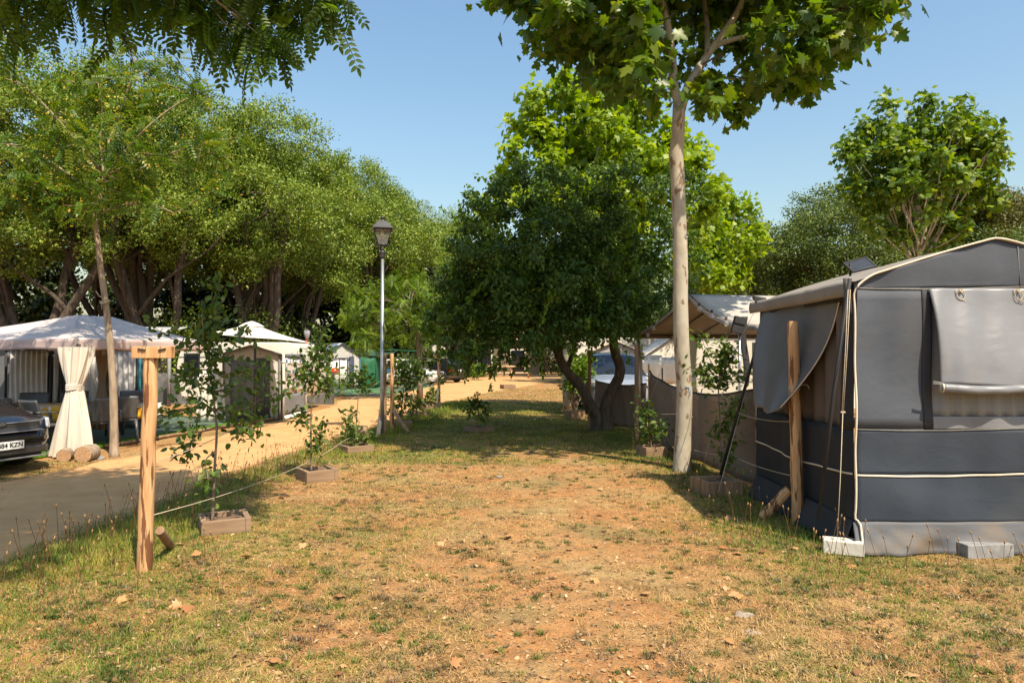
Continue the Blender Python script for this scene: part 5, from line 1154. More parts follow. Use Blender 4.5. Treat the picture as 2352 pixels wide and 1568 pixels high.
# far cabin, fence and picnic table
cb = V3(P(1130, 0, 58).x, 60, 0)
CL = mat('cladding', (.22, .18, .13), (.17, .14, .10), .85, 1.5, (1, 1, 12))
th = thing('cabin', 'far beige clad cabin seen between the dark oak leaves and the path end', 'cabin', cb)
mb = MB(); mb.box(cb + V3(1, 0, 1.5), (6, 5, 3.0)); mb.build('wall', CL, th)
mb = MB()
for k in range(14): mb.box(cb + V3(1, -2.52, .2 + k * .21), (6, .03, .015))
mb.build('board_line', WOOD_D, th)
mb = MB(); mb.prism([cb + V3(-2.3, -2.9, 2.9), cb + V3(-2.3, 0, 3.9), cb + V3(-2.3, 2.9, 2.9)], (1, 0, 0), 6.6); mb.build('roof', WOOD_D, th)
for xx in (-.6, 2.2):
    mb = MB(); mb.box(cb + V3(xx, -2.53, 1.2), (1.3, .08, 2.0)); wn_ = mb.build('window', WHITE_C, th); mb = MB(); mb.box(cb + V3(xx, -2.58, 1.2), (1.1, .04, 1.8)); mb.build('pane', GLASS, wn_)
fa = V3(P(1096, 0, 50).x, 50, 0); th = thing('rail_fence', 'low pale timber rail fence at the far end of the path', 'fence', fa)
for i in range(4):
    mb = MB(); mb.tube([fa + V3(i * 1.25, 0, 0), fa + V3(i * 1.25, 0, .95)], .07, 6); mb.build('fence_post', WOOD, th)
for zz in (.38, .85): mb = MB(); mb.tube([fa + V3(-.1, -.05, zz), fa + V3(3.9, -.05, zz)], .055, 6); mb.build('rail', mat('pale_rail', (.5, .34, .2), (.6, .42, .26), .8), th)
b = V3(P(1135, 0, 54).x, 54, 0); th = thing('picnic_table', 'far brown picnic table behind the rail fence', 'table', b)
mb = MB(); mb.box(b + V3(0, 0, .95), (2.4, .8, .08)); mb.build('table_top', WOOD_D, th)
for s in (-1, 1):
    mb = MB(); mb.box(b + V3(0, s * .75, .55), (2.4, .28, .07)); mb.build('seat', WOOD_D, th)
    mb = MB(); mb.tube([b + V3(s * .8, -.7, 0), b + V3(s * .8, .3, .95)], .06, 5); mb.tube([b + V3(s * .8, .7, 0), b + V3(s * .8, -.3, .95)], .06, 5); mb.build('leg', WOOD_D, th)

# ------------------------------------------------------------------ trees
L_PLANE = leafmat('leaf_plane', [(.035, .08, .008), (.06, .12, .012), (.085, .15, .014), (.15, .20, .02)], trans=.42, tcol=(2.2, 2.1, .35), rough=.4)
L_PLANE2 = leafmat('leaf_plane_bright', [(.12, .21, .008), (.20, .305, .010), (.31, .40, .02)], trans=.45, tcol=(1.7, 1.6, .3), rough=.45)
L_OAK = leafmat('leaf_dark_oak', [(.035, .082, .018), (.065, .13, .024), (.11, .18, .032)], trans=.33, rough=.5, spec=.3)
L_SHOOT = leafmat('leaf_young_shoot', [(.09, .17, .012), (.16, .26, .02)], trans=.35)
L_HOLM = leafmat('leaf_holm_oak', [(.065, .125, .014), (.125, .205, .022), (.21, .285, .036), (.32, .37, .07)], trans=.30, rough=.5, tcol=(1.3, 1.3, .5))
L_HOLM2 = leafmat('leaf_grey_green', [(.065, .11, .024), (.115, .165, .034), (.19, .24, .05)], trans=.25, rough=.5, tcol=(1.3, 1.3, .5))
L_ACA = leafmat('leaf_acacia', [(.045, .10, .008), (.07, .145, .010), (.11, .19, .014), (.19, .24, .02)], trans=.4, tcol=(1.7, 1.6, .4))
L_ACAY = leafmat('leaf_acacia_yellow', [(.5, .34, .02), (.6, .42, .04)], trans=.4, tcol=(1.2, 1.1, .6))
L_ACAD = leafmat('leaf_acacia_overhead', [(.03, .075, .006), (.055, .11, .008), (.09, .15, .010)], trans=.45, tcol=(2.2, 2.1, .4))
L_APP = leafmat('leaf_apple', [(.04, .085, .016), (.065, .125, .022), (.10, .17, .028), (.17, .21, .045)], trans=.38, tcol=(1.6, 1.5, .5))
L_PINE = leafmat('leaf_pine_brown', [(.06, .09, .018), (.12, .125, .025), (.20, .16, .03)], trans=.2)
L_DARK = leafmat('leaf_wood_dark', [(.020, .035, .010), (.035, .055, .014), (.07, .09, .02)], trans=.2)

# near plane tree ------------------------------------------------------
b = G(1567, 1078); D0 = b.y
T = thing('plane_tree', 'tall pale trunked plane tree right of centre, crown cut by the photo top', 'tree', b, 'plane trees')
mb = MB()
def dp(u, v, dd=0): return P(u, v, D0 + dd)
mb.tube([b - V3(0, 0, .1), b + V3(0, 0, .02), dp(1569, 1000), dp(1572, 900), dp(1566, 800), dp(1563, 700), dp(1563, 600), dp(1560, 500), dp(1556, 400), dp(1553, 360), dp(1557, 310), dp(1560, 240)],
        [.165, .132, .112, .110, .108, .105, .102, .100, .098, .103, .090, .088], 20, sub=3, wob=.006)
for (u, v, r) in ((1548, 372, .035), (1575, 545, .03), (1548, 660, .022), (1550, 690, .02), (1581, 500, .02), (1568, 875, .015)):
    c = dp(u, v, -.07 if 1552 < u < 1578 else 0); mb.lathe(c, [(.001, -r), (r * .7, -r * .6), (r, 0), (r * .7, r * .6), (.001, r)], 8)
mb.build('trunk', BARK_P, T)
LB = []
def lim(pts, r0, r1, n=10):
    mb = MB(); mb.tube(pts, [r0 + (r1 - r0) * i / (len(pts) - 1) for i in range(len(pts))], n, sub=4); mb.build('limb', BARK_P, T); LB.append(pts)
lim([dp(1562, 262), dp(1550, 200, .02), dp(1543, 120, .0), dp(1530, 40), dp(1515, -20), dp(1490, -150, -.4), dp(1470, -330, -.5)], .065, .03)
lim([dp(1562, 262), dp(1580, 200), dp(1610, 150, .1), dp(1640, 105, .2), dp(1680, 50, .2), dp(1705, 0, .3), dp(1740, -130, .4), dp(1760, -300, .6)], .07, .03)
lim([dp(1640, 108, .2), dp(1680, 92, .1), dp(1740, 78, 0), dp(1800, 65, -.2), dp(1850, 45, -.4), dp(1930, 20, -.6)], .04, .015)
lim([dp(1625, 130, .1), dp(1624, 60, .6), dp(1615, -20, 1.0), dp(1600, -200, 1.5)], .045, .02)
lim([dp(1592, 197), dp(1620, 195, .3), dp(1650, 180, .5), dp(1690, 182, .7), dp(1740, 185, .9)], .03, .010)
lim([dp(1555, 240), dp(1535, 190, .5), dp(1505, 150, .9), dp(1460, 120, 1.3), dp(1400, 110, 1.6)], .035, .012)
lim([dp(1548, 200), dp(1500, 150, .4), dp(1440, 120, .8), dp(1360, 90, 1.0)], .03, .01)
cl = Cloud(); cw = np.array([2.75, D0 + .1, 7.6])
tw = MB()
for i in range(230):
    u = rng.normal(size=3); u /= np.linalg.norm(u); k = rng.random() ** .45
    c = cw + u * k * np.array([3.1, 2.2, 2.4])
    if c[2] < 5.4: c[2] = 5.4 + rng.random() * .8
    pu = CX + c[0] / c[1] * F; pv = HOR - (c[2] - CH) / c[1] * F
    if 1480 < pu < 1740 and pv > -90 and c[1] < D0 + .9: continue
    cl.clump(c, (.7, .7, .45), 62, .16, shell=.2, upb=.8, droop=.5)
edge = [(1140, -8), (1180, 0), (1230, 20), (1262, 45), (1290, 80), (1265, 120), (1310, 115), (1350, 165), (1400, 195), (1330, 60), (1440, 215), (1480, 170), (1500, 225), (1420, 130), (1470, 90), (1380, 110), 
        (1640, 260), (1620, 240), (1640, 215), (1690, 262), (1715, 225), (1750, 190), (1700, 110), (1790, 195), (1825, 205), (1845, 215), (1800, 150), (1760, 80), (1860, 120), (1880, 165), (1840, 60), (1910, 90), (1950, 95), (1930, 40), (1985, 60), (2000, 20), (2040, -5), (1450, 30), (1350, 10), (1280, 15)]
for (u, v) in edge:
    dd = random.uniform(-1.3, 1.3); c = P(u, v - 12, D0 + dd); cl.clump(c, (.36, .4, .2), 46, .16, shell=.1, upb=.9, droop=.6)
    a = min((p for q in LB for p in q[1:]), key=lambda p: (p - c).length); q = limb(tw, a, c, .012, .004, wob=.06, n=5)
for i in range(60):
    u = rng.normal(size=3); u /= np.linalg.norm(u); c = Vector(cw + u * np.array([2.6, 2.0, 1.9])); 
    if c.z < 5.2 or c.y < D0 - .6: continue
    a = min((p for q in LB for p in q[1:]), key=lambda p: (p - c).length); limb(tw, a, c, .022, .006, wob=.06, n=5)
tw.build('twigs', TWIG, T); cl.build('crown', PLANE, L_PLANE, T)
mb = MB()
for (u, v) in ((1840, 235), (1822, 120), (1910, 150), (1145, 18), (1700, 280), (1640, 268)):
    c = P(u, v, D0); mb.lathe(c, [(.001, -.016), (.012, -.010), (.016, 0), (.012, .010), (.001, .016)], 8); mb.tube([c, c + V3(.01, 0, .1)], .002, 4)
mb.build('seed_ball', TWIG, T)
# blue string on trunk
mb = MB(); c = dp(1582, 890, -.11); mb.tube([dp(1572, 888, -.128), c, dp(1588, 886, -.02)], .005, 5); mb.tube([c, c + V3(.02, -.01, -.05), c + V3(.01, -.01, -.12)], .005, 4); tag(mb.build('string', mat('blue_string', (.03, .22, .45), (.02, .18, .4), .7), base=c), 'knotted blue string tied round the pale plane trunk', 'string')

def crown_tree(name, label, base, clumps, csize, nleaf, leaf, tmpl, lm, trunk, bark=BARK_P, group=None, seed=1, shell=.4, upb=.6, droop=.3, twigs=True, flat=1.0):
    T = thing(name, label, 'tree', base, group); mb = MB(); mb.tube(trunk[0], trunk[1], 12, sub=3, wob=.03); 
    tp = Vector(trunk[0][-1]); tm = [Vector(p) for p in trunk[0][len(trunk[0]) // 2:]]
    cl = Cloud()
    for j, (c, r) in enumerate(clumps):
        cl.clump(c, (r, r, r * flat), int(nleaf * (r / csize) ** 2), leaf, shell=shell, upb=upb, droop=droop)
        if twigs and j % 2 == 0: limb(mb, random.choice(tm), c, trunk[1][-1] * .5, .012, wob=.10, n=5)
    mb.build('trunk', bark, T); cl.build('crown', tmpl, lm, T); return T
def ell(c, r, n, cr, surf=.55, zmin=None, taper=0.0, jit=.35):
    out = []
    while len(out) < n:
        u = rng.normal(size=3); u /= np.linalg.norm(u); k = rng.random() ** (1 - surf)
        z = u[2] * k; tp = 1 - taper * max(0, z)
        p = np.array(c) + np.array([u[0] * k * r[0] * tp, u[1] * k * r[1] * tp, z * r[2]])
        if zmin is not None and p[2] < zmin: continue
        out.append((p, cr * (1 + jit * (rng.random() * 2 - 1))))
    return out
# bright plane tree behind the oak
d = 19.0; c0_ = P(1370, 400, d)
cs = ell(c0_, (2.5, 2.4, 2.6), 105, .5, taper=.30)
cs += [(np.array(P(u, v, d - random.uniform(-.5, 1.2))), .5) for u, v in ((1225, 225), (1290, 200), (1340, 215), (1190, 290), (1165, 400), (1150, 470), (1120, 500), (1540, 300), (1600, 380), (1630, 430), (1590, 350), (1560, 470), (1610, 520), (1490, 260), (1420, 230), (1240, 260), (1180, 350), (1160, 440), (1615, 480), (1640, 440))]
crown_tree('plane_tree', 'sunlit yellow green plane tree rising behind the dark oak', G(1375, 950), cs, .6, 215, .165, PLANE, L_PLANE2, ([V3(P(1306, 0, d).x, d, 0), V3(P(1306, 0, d).x, d, 2.2), V3(c0_.x - .3, d, 4.5), V3(c0_.x - .1, d, 6.5)], [.16, .14, .11, .05]), group='plane trees', upb=.8, droop=.4)
# plane tree right, standing behind the grey awning
d = 16.5; c0_ = P(2115, 400, d)
cs = ell(c0_, (1.75, 1.7, 1.65), 105, .36, jit=.5) + [(np.array(P(u, v, d)), .38) for u, v in ((1960, 330), (1945, 350), (2040, 240), (2130, 235), (2200, 250), (2235, 300), (2275, 345), (2290, 370), (1990, 290), (1960, 420), (2250, 410), (2000, 500), (2080, 540), (2170, 540), (2190, 510), (2120, 580), (2150, 600))]
crown_tree('plane_tree', 'round green plane tree standing alone above the grey awning roof at the right', V3(c0_.x, d, 0), cs, .45, 135, .13, PLANE, leafmat('leaf_plane_mid', [(.04, .09, .010), (.07, .14, .014), (.14, .22, .02), (.22, .30, .02)], trans=.33, tcol=(2.2, 2.0, .3)), ([V3(c0_.x, d, 0), V3(c0_.x, d, 2), V3(c0_.x - .05, d, 3.8), V3(c0_.x - .1, d, 5.6)], [.15, .13, .10, .05]), group='plane trees', upb=.8, droop=.4)
# yellow green tree between
d = 25; cs = ell(P(1640, 580, d), (1.6, 1.6, 1.7), 34, .55) + [(np.array(P(u, v, d)), .5) for u, v in ((1690, 470), (1660, 465), (1720, 480), (1610, 500), (1740, 530), (1640, 640), (1600, 600), (1660, 690), (1700, 640))]
crown_tree('plane_tree', 'small sunlit lime green tree just right of the tall pale trunk, above the canopy', V3(P(1650, 0, d).x, d, 0), cs, .6, 190, .155, PLANE, L_PLANE2, ([V3(P(1650, 0, d).x, d, 0), P(1650, 700, d), P(1650, 560, d)], [.15, .12, .05]), group='plane trees', upb=.8)

# dark oak -------------------------------------------------------------
b = G(1384, 988); DO = b.y
T = thing('oak_tree', 'dark evergreen oak with a forked trunk leaning left and right over the shaded lawn', 'tree', b)
def op(u, v, dd=0): return P(u, v, DO + dd)
mb = MB(); 
mb.tube([b + V3(-.12, 0, -.05), op(1372, 960), op(1352, 920, -.1), op(1328, 880, -.1), op(1300, 850, -.2), op(1278, 800, -.2), op(1270, 730, -.2), op(1260, 640, -.2), op(1230, 540)], [.19, .13, .115, .11, .10, .09, .08, .06, .03], 12, sub=3, wob=.05)
mb.tube([b + V3(.08, 0, -.05), op(1388, 960), op(1398, 910, .1), op(1420, 870, .1), op(1424, 840, .1), op(1410, 800, .1), op(1408, 720, .1), op(1400, 620, .1), op(1380, 500)], [.19, .14, .12, .115, .11, .10, .095, .07, .03], 12, sub=3, wob=.05)
mb.tube([op(1282, 815, -.2), op(1255, 780, -.5), op(1230, 740, -.8), op(1160, 700, -1)], [.05, .035, .03, .02], 8, sub=2)
mb.tube([op(1300, 850, -.2), op(1318, 800, .3), op(1322, 720, .5)], [.06, .05, .03], 8, sub=2)
mb.build('trunk', BARK_D, T)
cs = ell(P(1280, 640, DO - .2), (2.4, 2.0, 1.75), 78, .42, surf=.55, zmin=2.1, jit=.6)
cs += [(np.array(P(u, v, DO + random.uniform(-1.4, .8))), r_) for u, v, r_ in ((1090, 480, .3), (1075, 505, .25), (1130, 455, .35), (1170, 430, .35), (1215, 400, .35), (1280, 410, .3), (1110, 545, .4), (1060, 590, .3), (1048, 640, .28), (1025, 690, .28), (1000, 745, .22), (990, 770, .18), (1560, 430, .4), (1380, 410, .3), (1450, 400, .35), (1560, 700, .3))]
cs += [(np.array(P(u, v, DO + random.uniform(-1.7, .6))), r_) for u, v, r_ in ((1120, 520, .45), (1100, 600, .5), (1080, 680, .5), (1050, 700, .4), (1020, 730, .35), (1010, 760, .3), (1045, 760, .4), (1090, 780, .4), (1040, 810, .25), (1055, 835, .2), (1100, 815, .3), (1110, 790, .3), (1150, 790, .35), (1190, 800, .35), (1210, 840, .22), (1240, 800, .3), (1060, 650, .4),
      (1130, 560, .5), (1180, 480, .5), (1240, 450, .4), (1330, 440, .4), (1420, 440, .4), (1500, 470, .5), (1530, 560, .5), (1530, 650, .45), (1520, 700, .4), (1480, 720, .4), (1150, 700, .55), (1200, 740, .5), (1260, 720, .5), (1340, 740, .5), (1400, 740, .45), (1450, 700, .5), (1150, 840, .18), (1120, 845, .15),
      (1580, 620, .35), (1085, 720, .5), (1120, 740, .5), (1440, 750, .3), (1180, 660, .5), (1300, 780, .3), (1360, 770, .3), (1210, 775, .35))]
cl = Cloud(); sh = Cloud(); tw = MB()
for c, r_ in cs:
    cl.cauli(c, r_ * 1.1, 560 * (r_ / .5) ** 2, .09, k=5, sub=.5, flat=1, shell=.5, upb=.5, droop=.5)
for i in range(420):
    c, r_ = cs[rng.integers(len(cs))]; u = rng.normal(size=3); u[1] -= .7; u /= np.linalg.norm(u); p = Vector(c + u * r_ * 1.05); L_ = random.uniform(.18, .5)
    q = [p, p + V3(u[0] * .15, u[1] * .15, -.2 * L_ / .3), p + V3(u[0] * .2 + random.uniform(-.05, .05), u[1] * .2, -L_)]
    if rng.random() < .45: q = [p, p + V3(u[0] * .2, u[1] * .2, .12), p + V3(u[0] * .35, u[1] * .3, .22)]
    sh.line(q, 20, .08, spread=.02, droop=.4)
cl.build('crown', OVAL, L_OAK, T); sh.build('young_shoots', OVAL, L_SHOOT, T)

# slim acacia at the gazebo ---------------------------------------------
b = G(262, 1047); DA = b.y
T = thing('acacia_tree', 'slim leaning acacia with yellowing feathery leaves in front of the gazebo', 'tree', b, 'acacias')
def ap(u, v, dd=0): return P(u, v, DA + dd)
mb = MB(); mb.tube([b - V3(0, 0, .05), ap(262, 1000), ap(260, 900), ap(254, 800), ap(243, 700), ap(232, 620), ap(224, 550), ap(215, 485)], [.085, .062, .058, .054, .048, .044, .038, .034], 14, sub=3, wob=.05)
mb.tube([ap(240, 685), ap(228, 680), ap(220, 668)], [.016, .014, .01], 6); mb.tube([ap(228, 600), ap(218, 590)], [.014, .01], 6); mb.build('trunk', BARK_A, T)
AL = [[ap(215, 485), ap(232, 450), ap(238, 400, .2), ap(230, 330, .2), ap(235, 260, .1), ap(225, 190)], [ap(235, 440), ap(245, 400, -.2), ap(290, 345, -.3), ap(330, 300, -.3), ap(390, 250, -.2), ap(450, 215)],
      [ap(222, 480), ap(190, 430, .4), ap(130, 380, .5), ap(70, 340, .6), ap(10, 330, .7)], [ap(238, 400), ap(180, 330, -.6), ap(120, 260, -.8), ap(60, 200, -.9)], [ap(225, 490), ap(290, 470, -.5), ap(350, 470, -.7), ap(400, 490, -.8)],
      [ap(240, 350), ap(280, 250, .6), ap(300, 180, .8), ap(310, 140, .8)], [ap(215, 485), ap(160, 470, -.4), ap(100, 440, -.7), ap(40, 420, -.9)], [ap(235, 420), ap(300, 400, .6), ap(370, 360, .9), ap(430, 340, 1)]]
mb = MB()
for i, q in enumerate(AL): mb.tube(q, [.030 - .024 * k / (len(q) - 1) if i < 1 else .022 - .016 * k / (len(q) - 1) for k in range(len(q))], 8, sub=3)
cl = Cloud(); yl = Cloud()
for i in range(78):
    q = AL[rng.integers(len(AL))]; k = rng.integers(1, len(q)); a = q[k]; e = a + V3(rng.normal() * .5, rng.normal() * .6, rng.normal() * .32)
    if e.z < P(0, 520, DA).z: continue
    pts = limb(mb, a, e, .008, .003, wob=.08, n=4)
    cl.line(pts, 27, .30, spread=.07, out=.9, t0=.2, droop=.25); yl.line(pts, 22, .046, spread=.16, out=1, t0=.2)
mb.build('limb', BARK_A, T); cl.build('crown', PINN, L_ACA, T); yl.build('yellow_leaves', OVAL, L_ACAY, T)
mb = MB(); c = ap(240, 694, -.06)
for dz in (0, .015, .03): mb.tube([ap(229, 695, -.0) + V3(0, 0, dz), ap(236, 696, -.07) + V3(0, 0, dz - .01), ap(246, 694, -.06) + V3(0, 0, dz), ap(252, 692, 0) + V3(0, 0, dz)], .006, 5, sub=2)
mb.tube([c, c + V3(-.04, -.02, -.03), c + V3(-.03, -.02, -.12)], .005, 4); mb.build('rope_tie', ROPE, T)

# overhead acacia, trunk outside the frame on the left --------------------
T = thing('acacia_tree', 'acacia branch with dark feathery leaves hanging into the top left of the photo', 'tree', V3(-5.6, 4.2, 0), 'acacias')
mb = MB(); mb.tube([V3(-5.6, 4.2, -.05), V3(-5.5, 4.2, 2.2), V3(-5.1, 4.3, 4.2), V3(-4.3, 4.5, 5.2)], [.16, .14, .11, .08], 12, sub=3, wob=.03)
OL = [[V3(-4.3, 4.5, 5.2), V3(-3.5, 4.7, 5.4), V3(-2.6, 4.9, 5.3), V3(-1.9, 5.0, 5.0), V3(-1.4, 5.1, 4.7)], [V3(-4.7, 4.4, 4.7), V3(-4.0, 4.6, 4.6), V3(-3.2, 4.7, 4.5), V3(-2.4, 4.8, 4.4)], [V3(-4.3, 4.5, 5.2), V3(-4.0, 5.4, 5.8), V3(-3.6, 6.2, 6.0)], [V3(-4.3, 4.5, 5.2), V3(-4.0, 3.6, 6.0), V3(-3.4, 2.9, 6.2)], [V3(-3.5, 4.7, 5.4), V3(-3.0, 4.2, 6.2), V3(-2.4, 4.0, 6.8)]]
for q in OL: mb.tube(q, [.05 - .035 * k / (len(q) - 1) for k in range(len(q))], 8, sub=3)
cl = Cloud()
for i in range(60):
    q = OL[rng.integers(len(OL))]; k = rng.integers(0, len(q)); a = q[k]; e = a + V3(rng.normal() * .55, rng.normal() * .6, abs(rng.normal()) * .5 + .1)
    pts = limb(mb, a, e, .01, .003, wob=.08, n=4); cl.line(pts, 16, .30, spread=.1, out=.9, droop=.5)
for i in range(120):
    a0, r0 = random.uniform(0, 6.28), random.random() ** .5; e = V3(-2.95 + 2.0 * r0 * math.cos(a0), 4.0 + 1.9 * r0 * math.sin(a0), random.uniform(5.3, 6.6))
    if e.z < 1.75 + 850 / F * e.y: continue
    a = min((p for q in OL for p in q[1:]), key=lambda p: (p - e).length); pts = limb(mb, a, e, .012, .003, wob=.1, n=4)
    cl.line([e + V3(random.uniform(-.5, .5), random.uniform(-.5, .5), 0), e, e + V3(random.uniform(-.5, .5), random.uniform(-.5, .5), -.1)], 34, .37, spread=.22, out=.9, t0=0, droop=.3)
for (u, v, dd) in [(15, 30, 5), (60, 60, 5), (35, 90, 5), (0, 60, 5), (100, 30, 5.2), (150, 15, 5.1), (210, 20, 5), (160, 60, 5), (260, 25, 4.9), (300, 45, 5), (330, 20, 5), (240, 60, 5.1), (370, 25, 5.2), (400, 60, 5), (420, 20, 5), (440, 85, 5), (460, 50, 5), (500, 30, 5), (480, 90, 5.1), (530, 60, 5), (545, 100, 5), (570, 110, 4.9), (560, 30, 5), (590, 60, 5), (600, 130, 5), (610, 100, 5), (625, 140, 5), (640, 150, 5), (545, 130, 5), (640, 70, 5), (620, 50, 5), (520, 10, 5), (690, 10, 5), (720, 25, 5), (750, 10, 5), (780, 15, 5), (700, 45, 5), (740, 40, 5), (770, 35, 5), (430, 0, 5), (340, 0, 5), (120, 0, 5), (50, 0, 5), (230, -5, 5), (580, 0, 5), (640, 20, 5)]:
    c = P(u, v - 45, dd + random.uniform(-.3, .3)); e = c + V3(random.uniform(-.06, .14), random.uniform(-.1, .1), -random.uniform(.08, .2))
    a = min((p for q in OL for p in q[1:]), key=lambda p: (p - c).length); limb(mb, a, c, .006, .003, wob=.05, n=4)
    cl.line([c + V3(0, 0, .08), c, e], 9, .27, spread=.035, out=.75, t0=0, droop=1.2)
mb.build('trunk', BARK_A, T); cl.build('crown', PINN6, L_ACAD, T)

# smaller acacia beyond the lamp
d = 25.5; bb = V3(P(965, 0, d).x, d, 0)
T = thing('acacia_tree', 'bright yellow green acacia bending left behind the lamp post', 'tree', bb, 'acacias'); mb = MB()
mb.tube([bb, P(962, 780, d), P(950, 730, d), P(930, 700, d)], [.12, .10, .08, .06], 8, sub=3)
cl = Cloud()
for (u, v) in ((800, 700), (820, 670), (830, 720), (850, 690), (860, 660), (880, 720), (880, 680), (900, 650), (920, 690), (930, 650), (950, 700), (970, 660), (985, 690), (960, 740), (900, 750), (850, 750), (820, 745), (870, 780), (840, 770), (930, 770), (980, 740), (1000, 700), (910, 720), (800, 730), (830, 790), (975, 780), (1010, 740), (960, 640)):
    c = P(u, v, d + random.uniform(-1, 1)); limb(mb, P(945, 720, d), c, .03, .008, wob=.1, n=5, lift=.1); cl.clump(c, .42, 50, .36, shell=.2, upb=.9, droop=.6)
mb.build('trunk', BARK, T); cl.build('crown', PINN, leafmat('leaf_acacia_lime', [(.07, .15, .012), (.12, .21, .014), (.19, .27, .02)], trans=.4, tcol=(1.6, 1.5, .4)), T)

# holm oaks -------------------------------------------------------------
BARK_H = mat('bark_holm', (0.045, 0.034, 0.026), (0.095, 0.072, 0.054), 0.9, 14, (1, 1, .25), bump=0.9, bs=30, bdist=0.02)
def holm(name, label, base, H, Rr, zc, seed, lm, n=46, nleaf=1500, leaf=.11, stems=3, group='holm oaks along the left side', lean=1.0):
    global rng
    random.seed(seed); rr = rng; rng = np.random.default_rng(seed)
    base = Vector(base); T = thing(name, label, 'tree', base, group); mb = MB()
    cz = (H + zc) / 2; rz = (H - zc) / 2
    cs = ell((base.x, base.y, cz), (Rr * .92, Rr * .92, rz * .92), n, 1.15, surf=.66, jit=.35)
    cl = Cloud()
    for c, r in cs: cl.cauli(c, r, nleaf * (r / 1.15) ** 2, leaf, k=10, sub=.42, shell=.6, upb=.7, nj=.38); cl.clump(c, (r * .7, r * .7, r * .5), int(nleaf * .06), leaf, shell=.5)
    for s in range(stems):
        a = random.uniform(0, 6.28) if s else 3.6; dx = math.cos(a) * lean * random.uniform(.8, 1.6); dy = math.sin(a) * lean
        p1 = base + V3(dx * .15, dy * .2, 1.2); p2 = base + V3(dx * .75, dy * .7, 3.0); p3 = base + V3(dx * 1.25 + random.uniform(-.4, .4), dy * 1.2, 5.0); p4 = base + V3(dx * 1.9, dy * 1.8, cz)
        mb.tube([base + V3(dx * .05, dy * .05, -.1), p1, p2, p3, p4], [.23, .18, .15, .12, .06], 9, sub=4, wob=.05)
        for k in range(5):
            c, r = cs[rng.integers(n)]; limb(mb, random.choice([p2, p3, p3, p4]), c, .09, .03, wob=.12, n=6)
    mb.build('trunk', BARK_H, T); cl.build('crown', DIAMOND, lm, T)
    rng = rr; return T
L_HOLM_B = L_HOLM
h1 = holm('holm_oak', 'holm oak with several stems between the gazebo roof and the white parasol', (-13.0, 25.3, 0), 11.4, 3.9, 4.6, 11, L_HOLM, n=43, stems=4)
h2 = holm('holm_oak', 'broad many stemmed holm oak directly behind the white parasol', (-9.9, 27.5, 0), 10.9, 4.0, 4.8, 12, L_HOLM, stems=5, n=46)
h3 = holm('holm_oak', 'holm oak with a pale slanting trunk rising above the right end of the white parasol', (-10.8, 33.5, 0), 12.2, 4.2, 4.0, 13, L_HOLM, stems=4, n=50)
def hcopy(o, x, y, rz, s, label):
    c = copy_tree(o); c.location = (x, y, 0); c.rotation_euler.z = R(rz); c.scale = (s, s, s); c['label'] = label; return c
hcopy(h3, -16.6, 23.5, 200, 1.05, 'holm oak at the far left edge of the photo behind the dark car')
hcopy(h1, -11.0, 32.5, 80, 1.0, 'second row holm oak behind the parasol, mostly hidden by the broad one in front')
hcopy(h2, -8.4, 38.5, 140, 1.05, 'holm oak just left of the street lamp lantern')
hcopy(h1, -7.6, 41.5, 250, 1.0, 'holm oak just right of the lantern, beyond the bright acacia')
hcopy(h3, -4.6, 50, 60, 1.0, 'paler far holm oak between the lamp and the dark oak')
hcopy(h2, -1.5, 62, 300, 1.05, 'farthest holm oak, low beside the dark oak crown')
hcopy(h2, 3.5, 68, 100, 1.0, 'far holm oak behind the beige cabin at the end of the path')
hcopy(h1, 11, 64, 10, 1.0, 'far holm oak right of the cabin behind the forked oak')
hcopy(h3, 5.5, 52, 170, .8, 'small holm oak between the cabin and the forked oak trunk')
hcopy(h1, -17.5, 31, 20, 1.05, 'second row holm oak right behind the slim acacia crown')
hcopy(h2, -14.6, 36, 220, 1.05, 'holm oak deep in the wood left of the parasol, between nearer stems')
hcopy(h3, -14.8, 27.5, 320, 1.05, 'holm oak just right of the slim acacia, behind the right tip of the gazebo')
g1_ = holm('evergreen_oak', 'grey green loose tree above the canopy, right of the lime green tree', (13.2, 28.5, 0), 9.0, 3.3, 2.4, 21, L_HOLM2, group='trees behind the right pitches', nleaf=1300)
hcopy(g1_, 17.4, 30, 120, .98, 'grey green tree behind the round plane tree above the grey awning')
hcopy(g1_, 9.6, 31, 200, .9, 'grey green tree low behind the lime green tree')
hcopy(g1_, 6.0, 42, 20, 1.0, 'grey green tree hidden low behind the dark oak and the caravan')
g2_ = holm('pine_tree', 'brownish green conifer at the far right edge above the awning roof', (20.4, 28.5, 0), 9.2, 2.7, 3.6, 23, L_PINE, group='trees behind the right pitches')
hcopy(g1_, 18.9, 24.5, 300, .72, 'dark green tree low at the right edge above the awning peak')
hcopy(g2_, 24, 31, 90, 1.05, 'conifer beyond the right edge behind the awning peak')
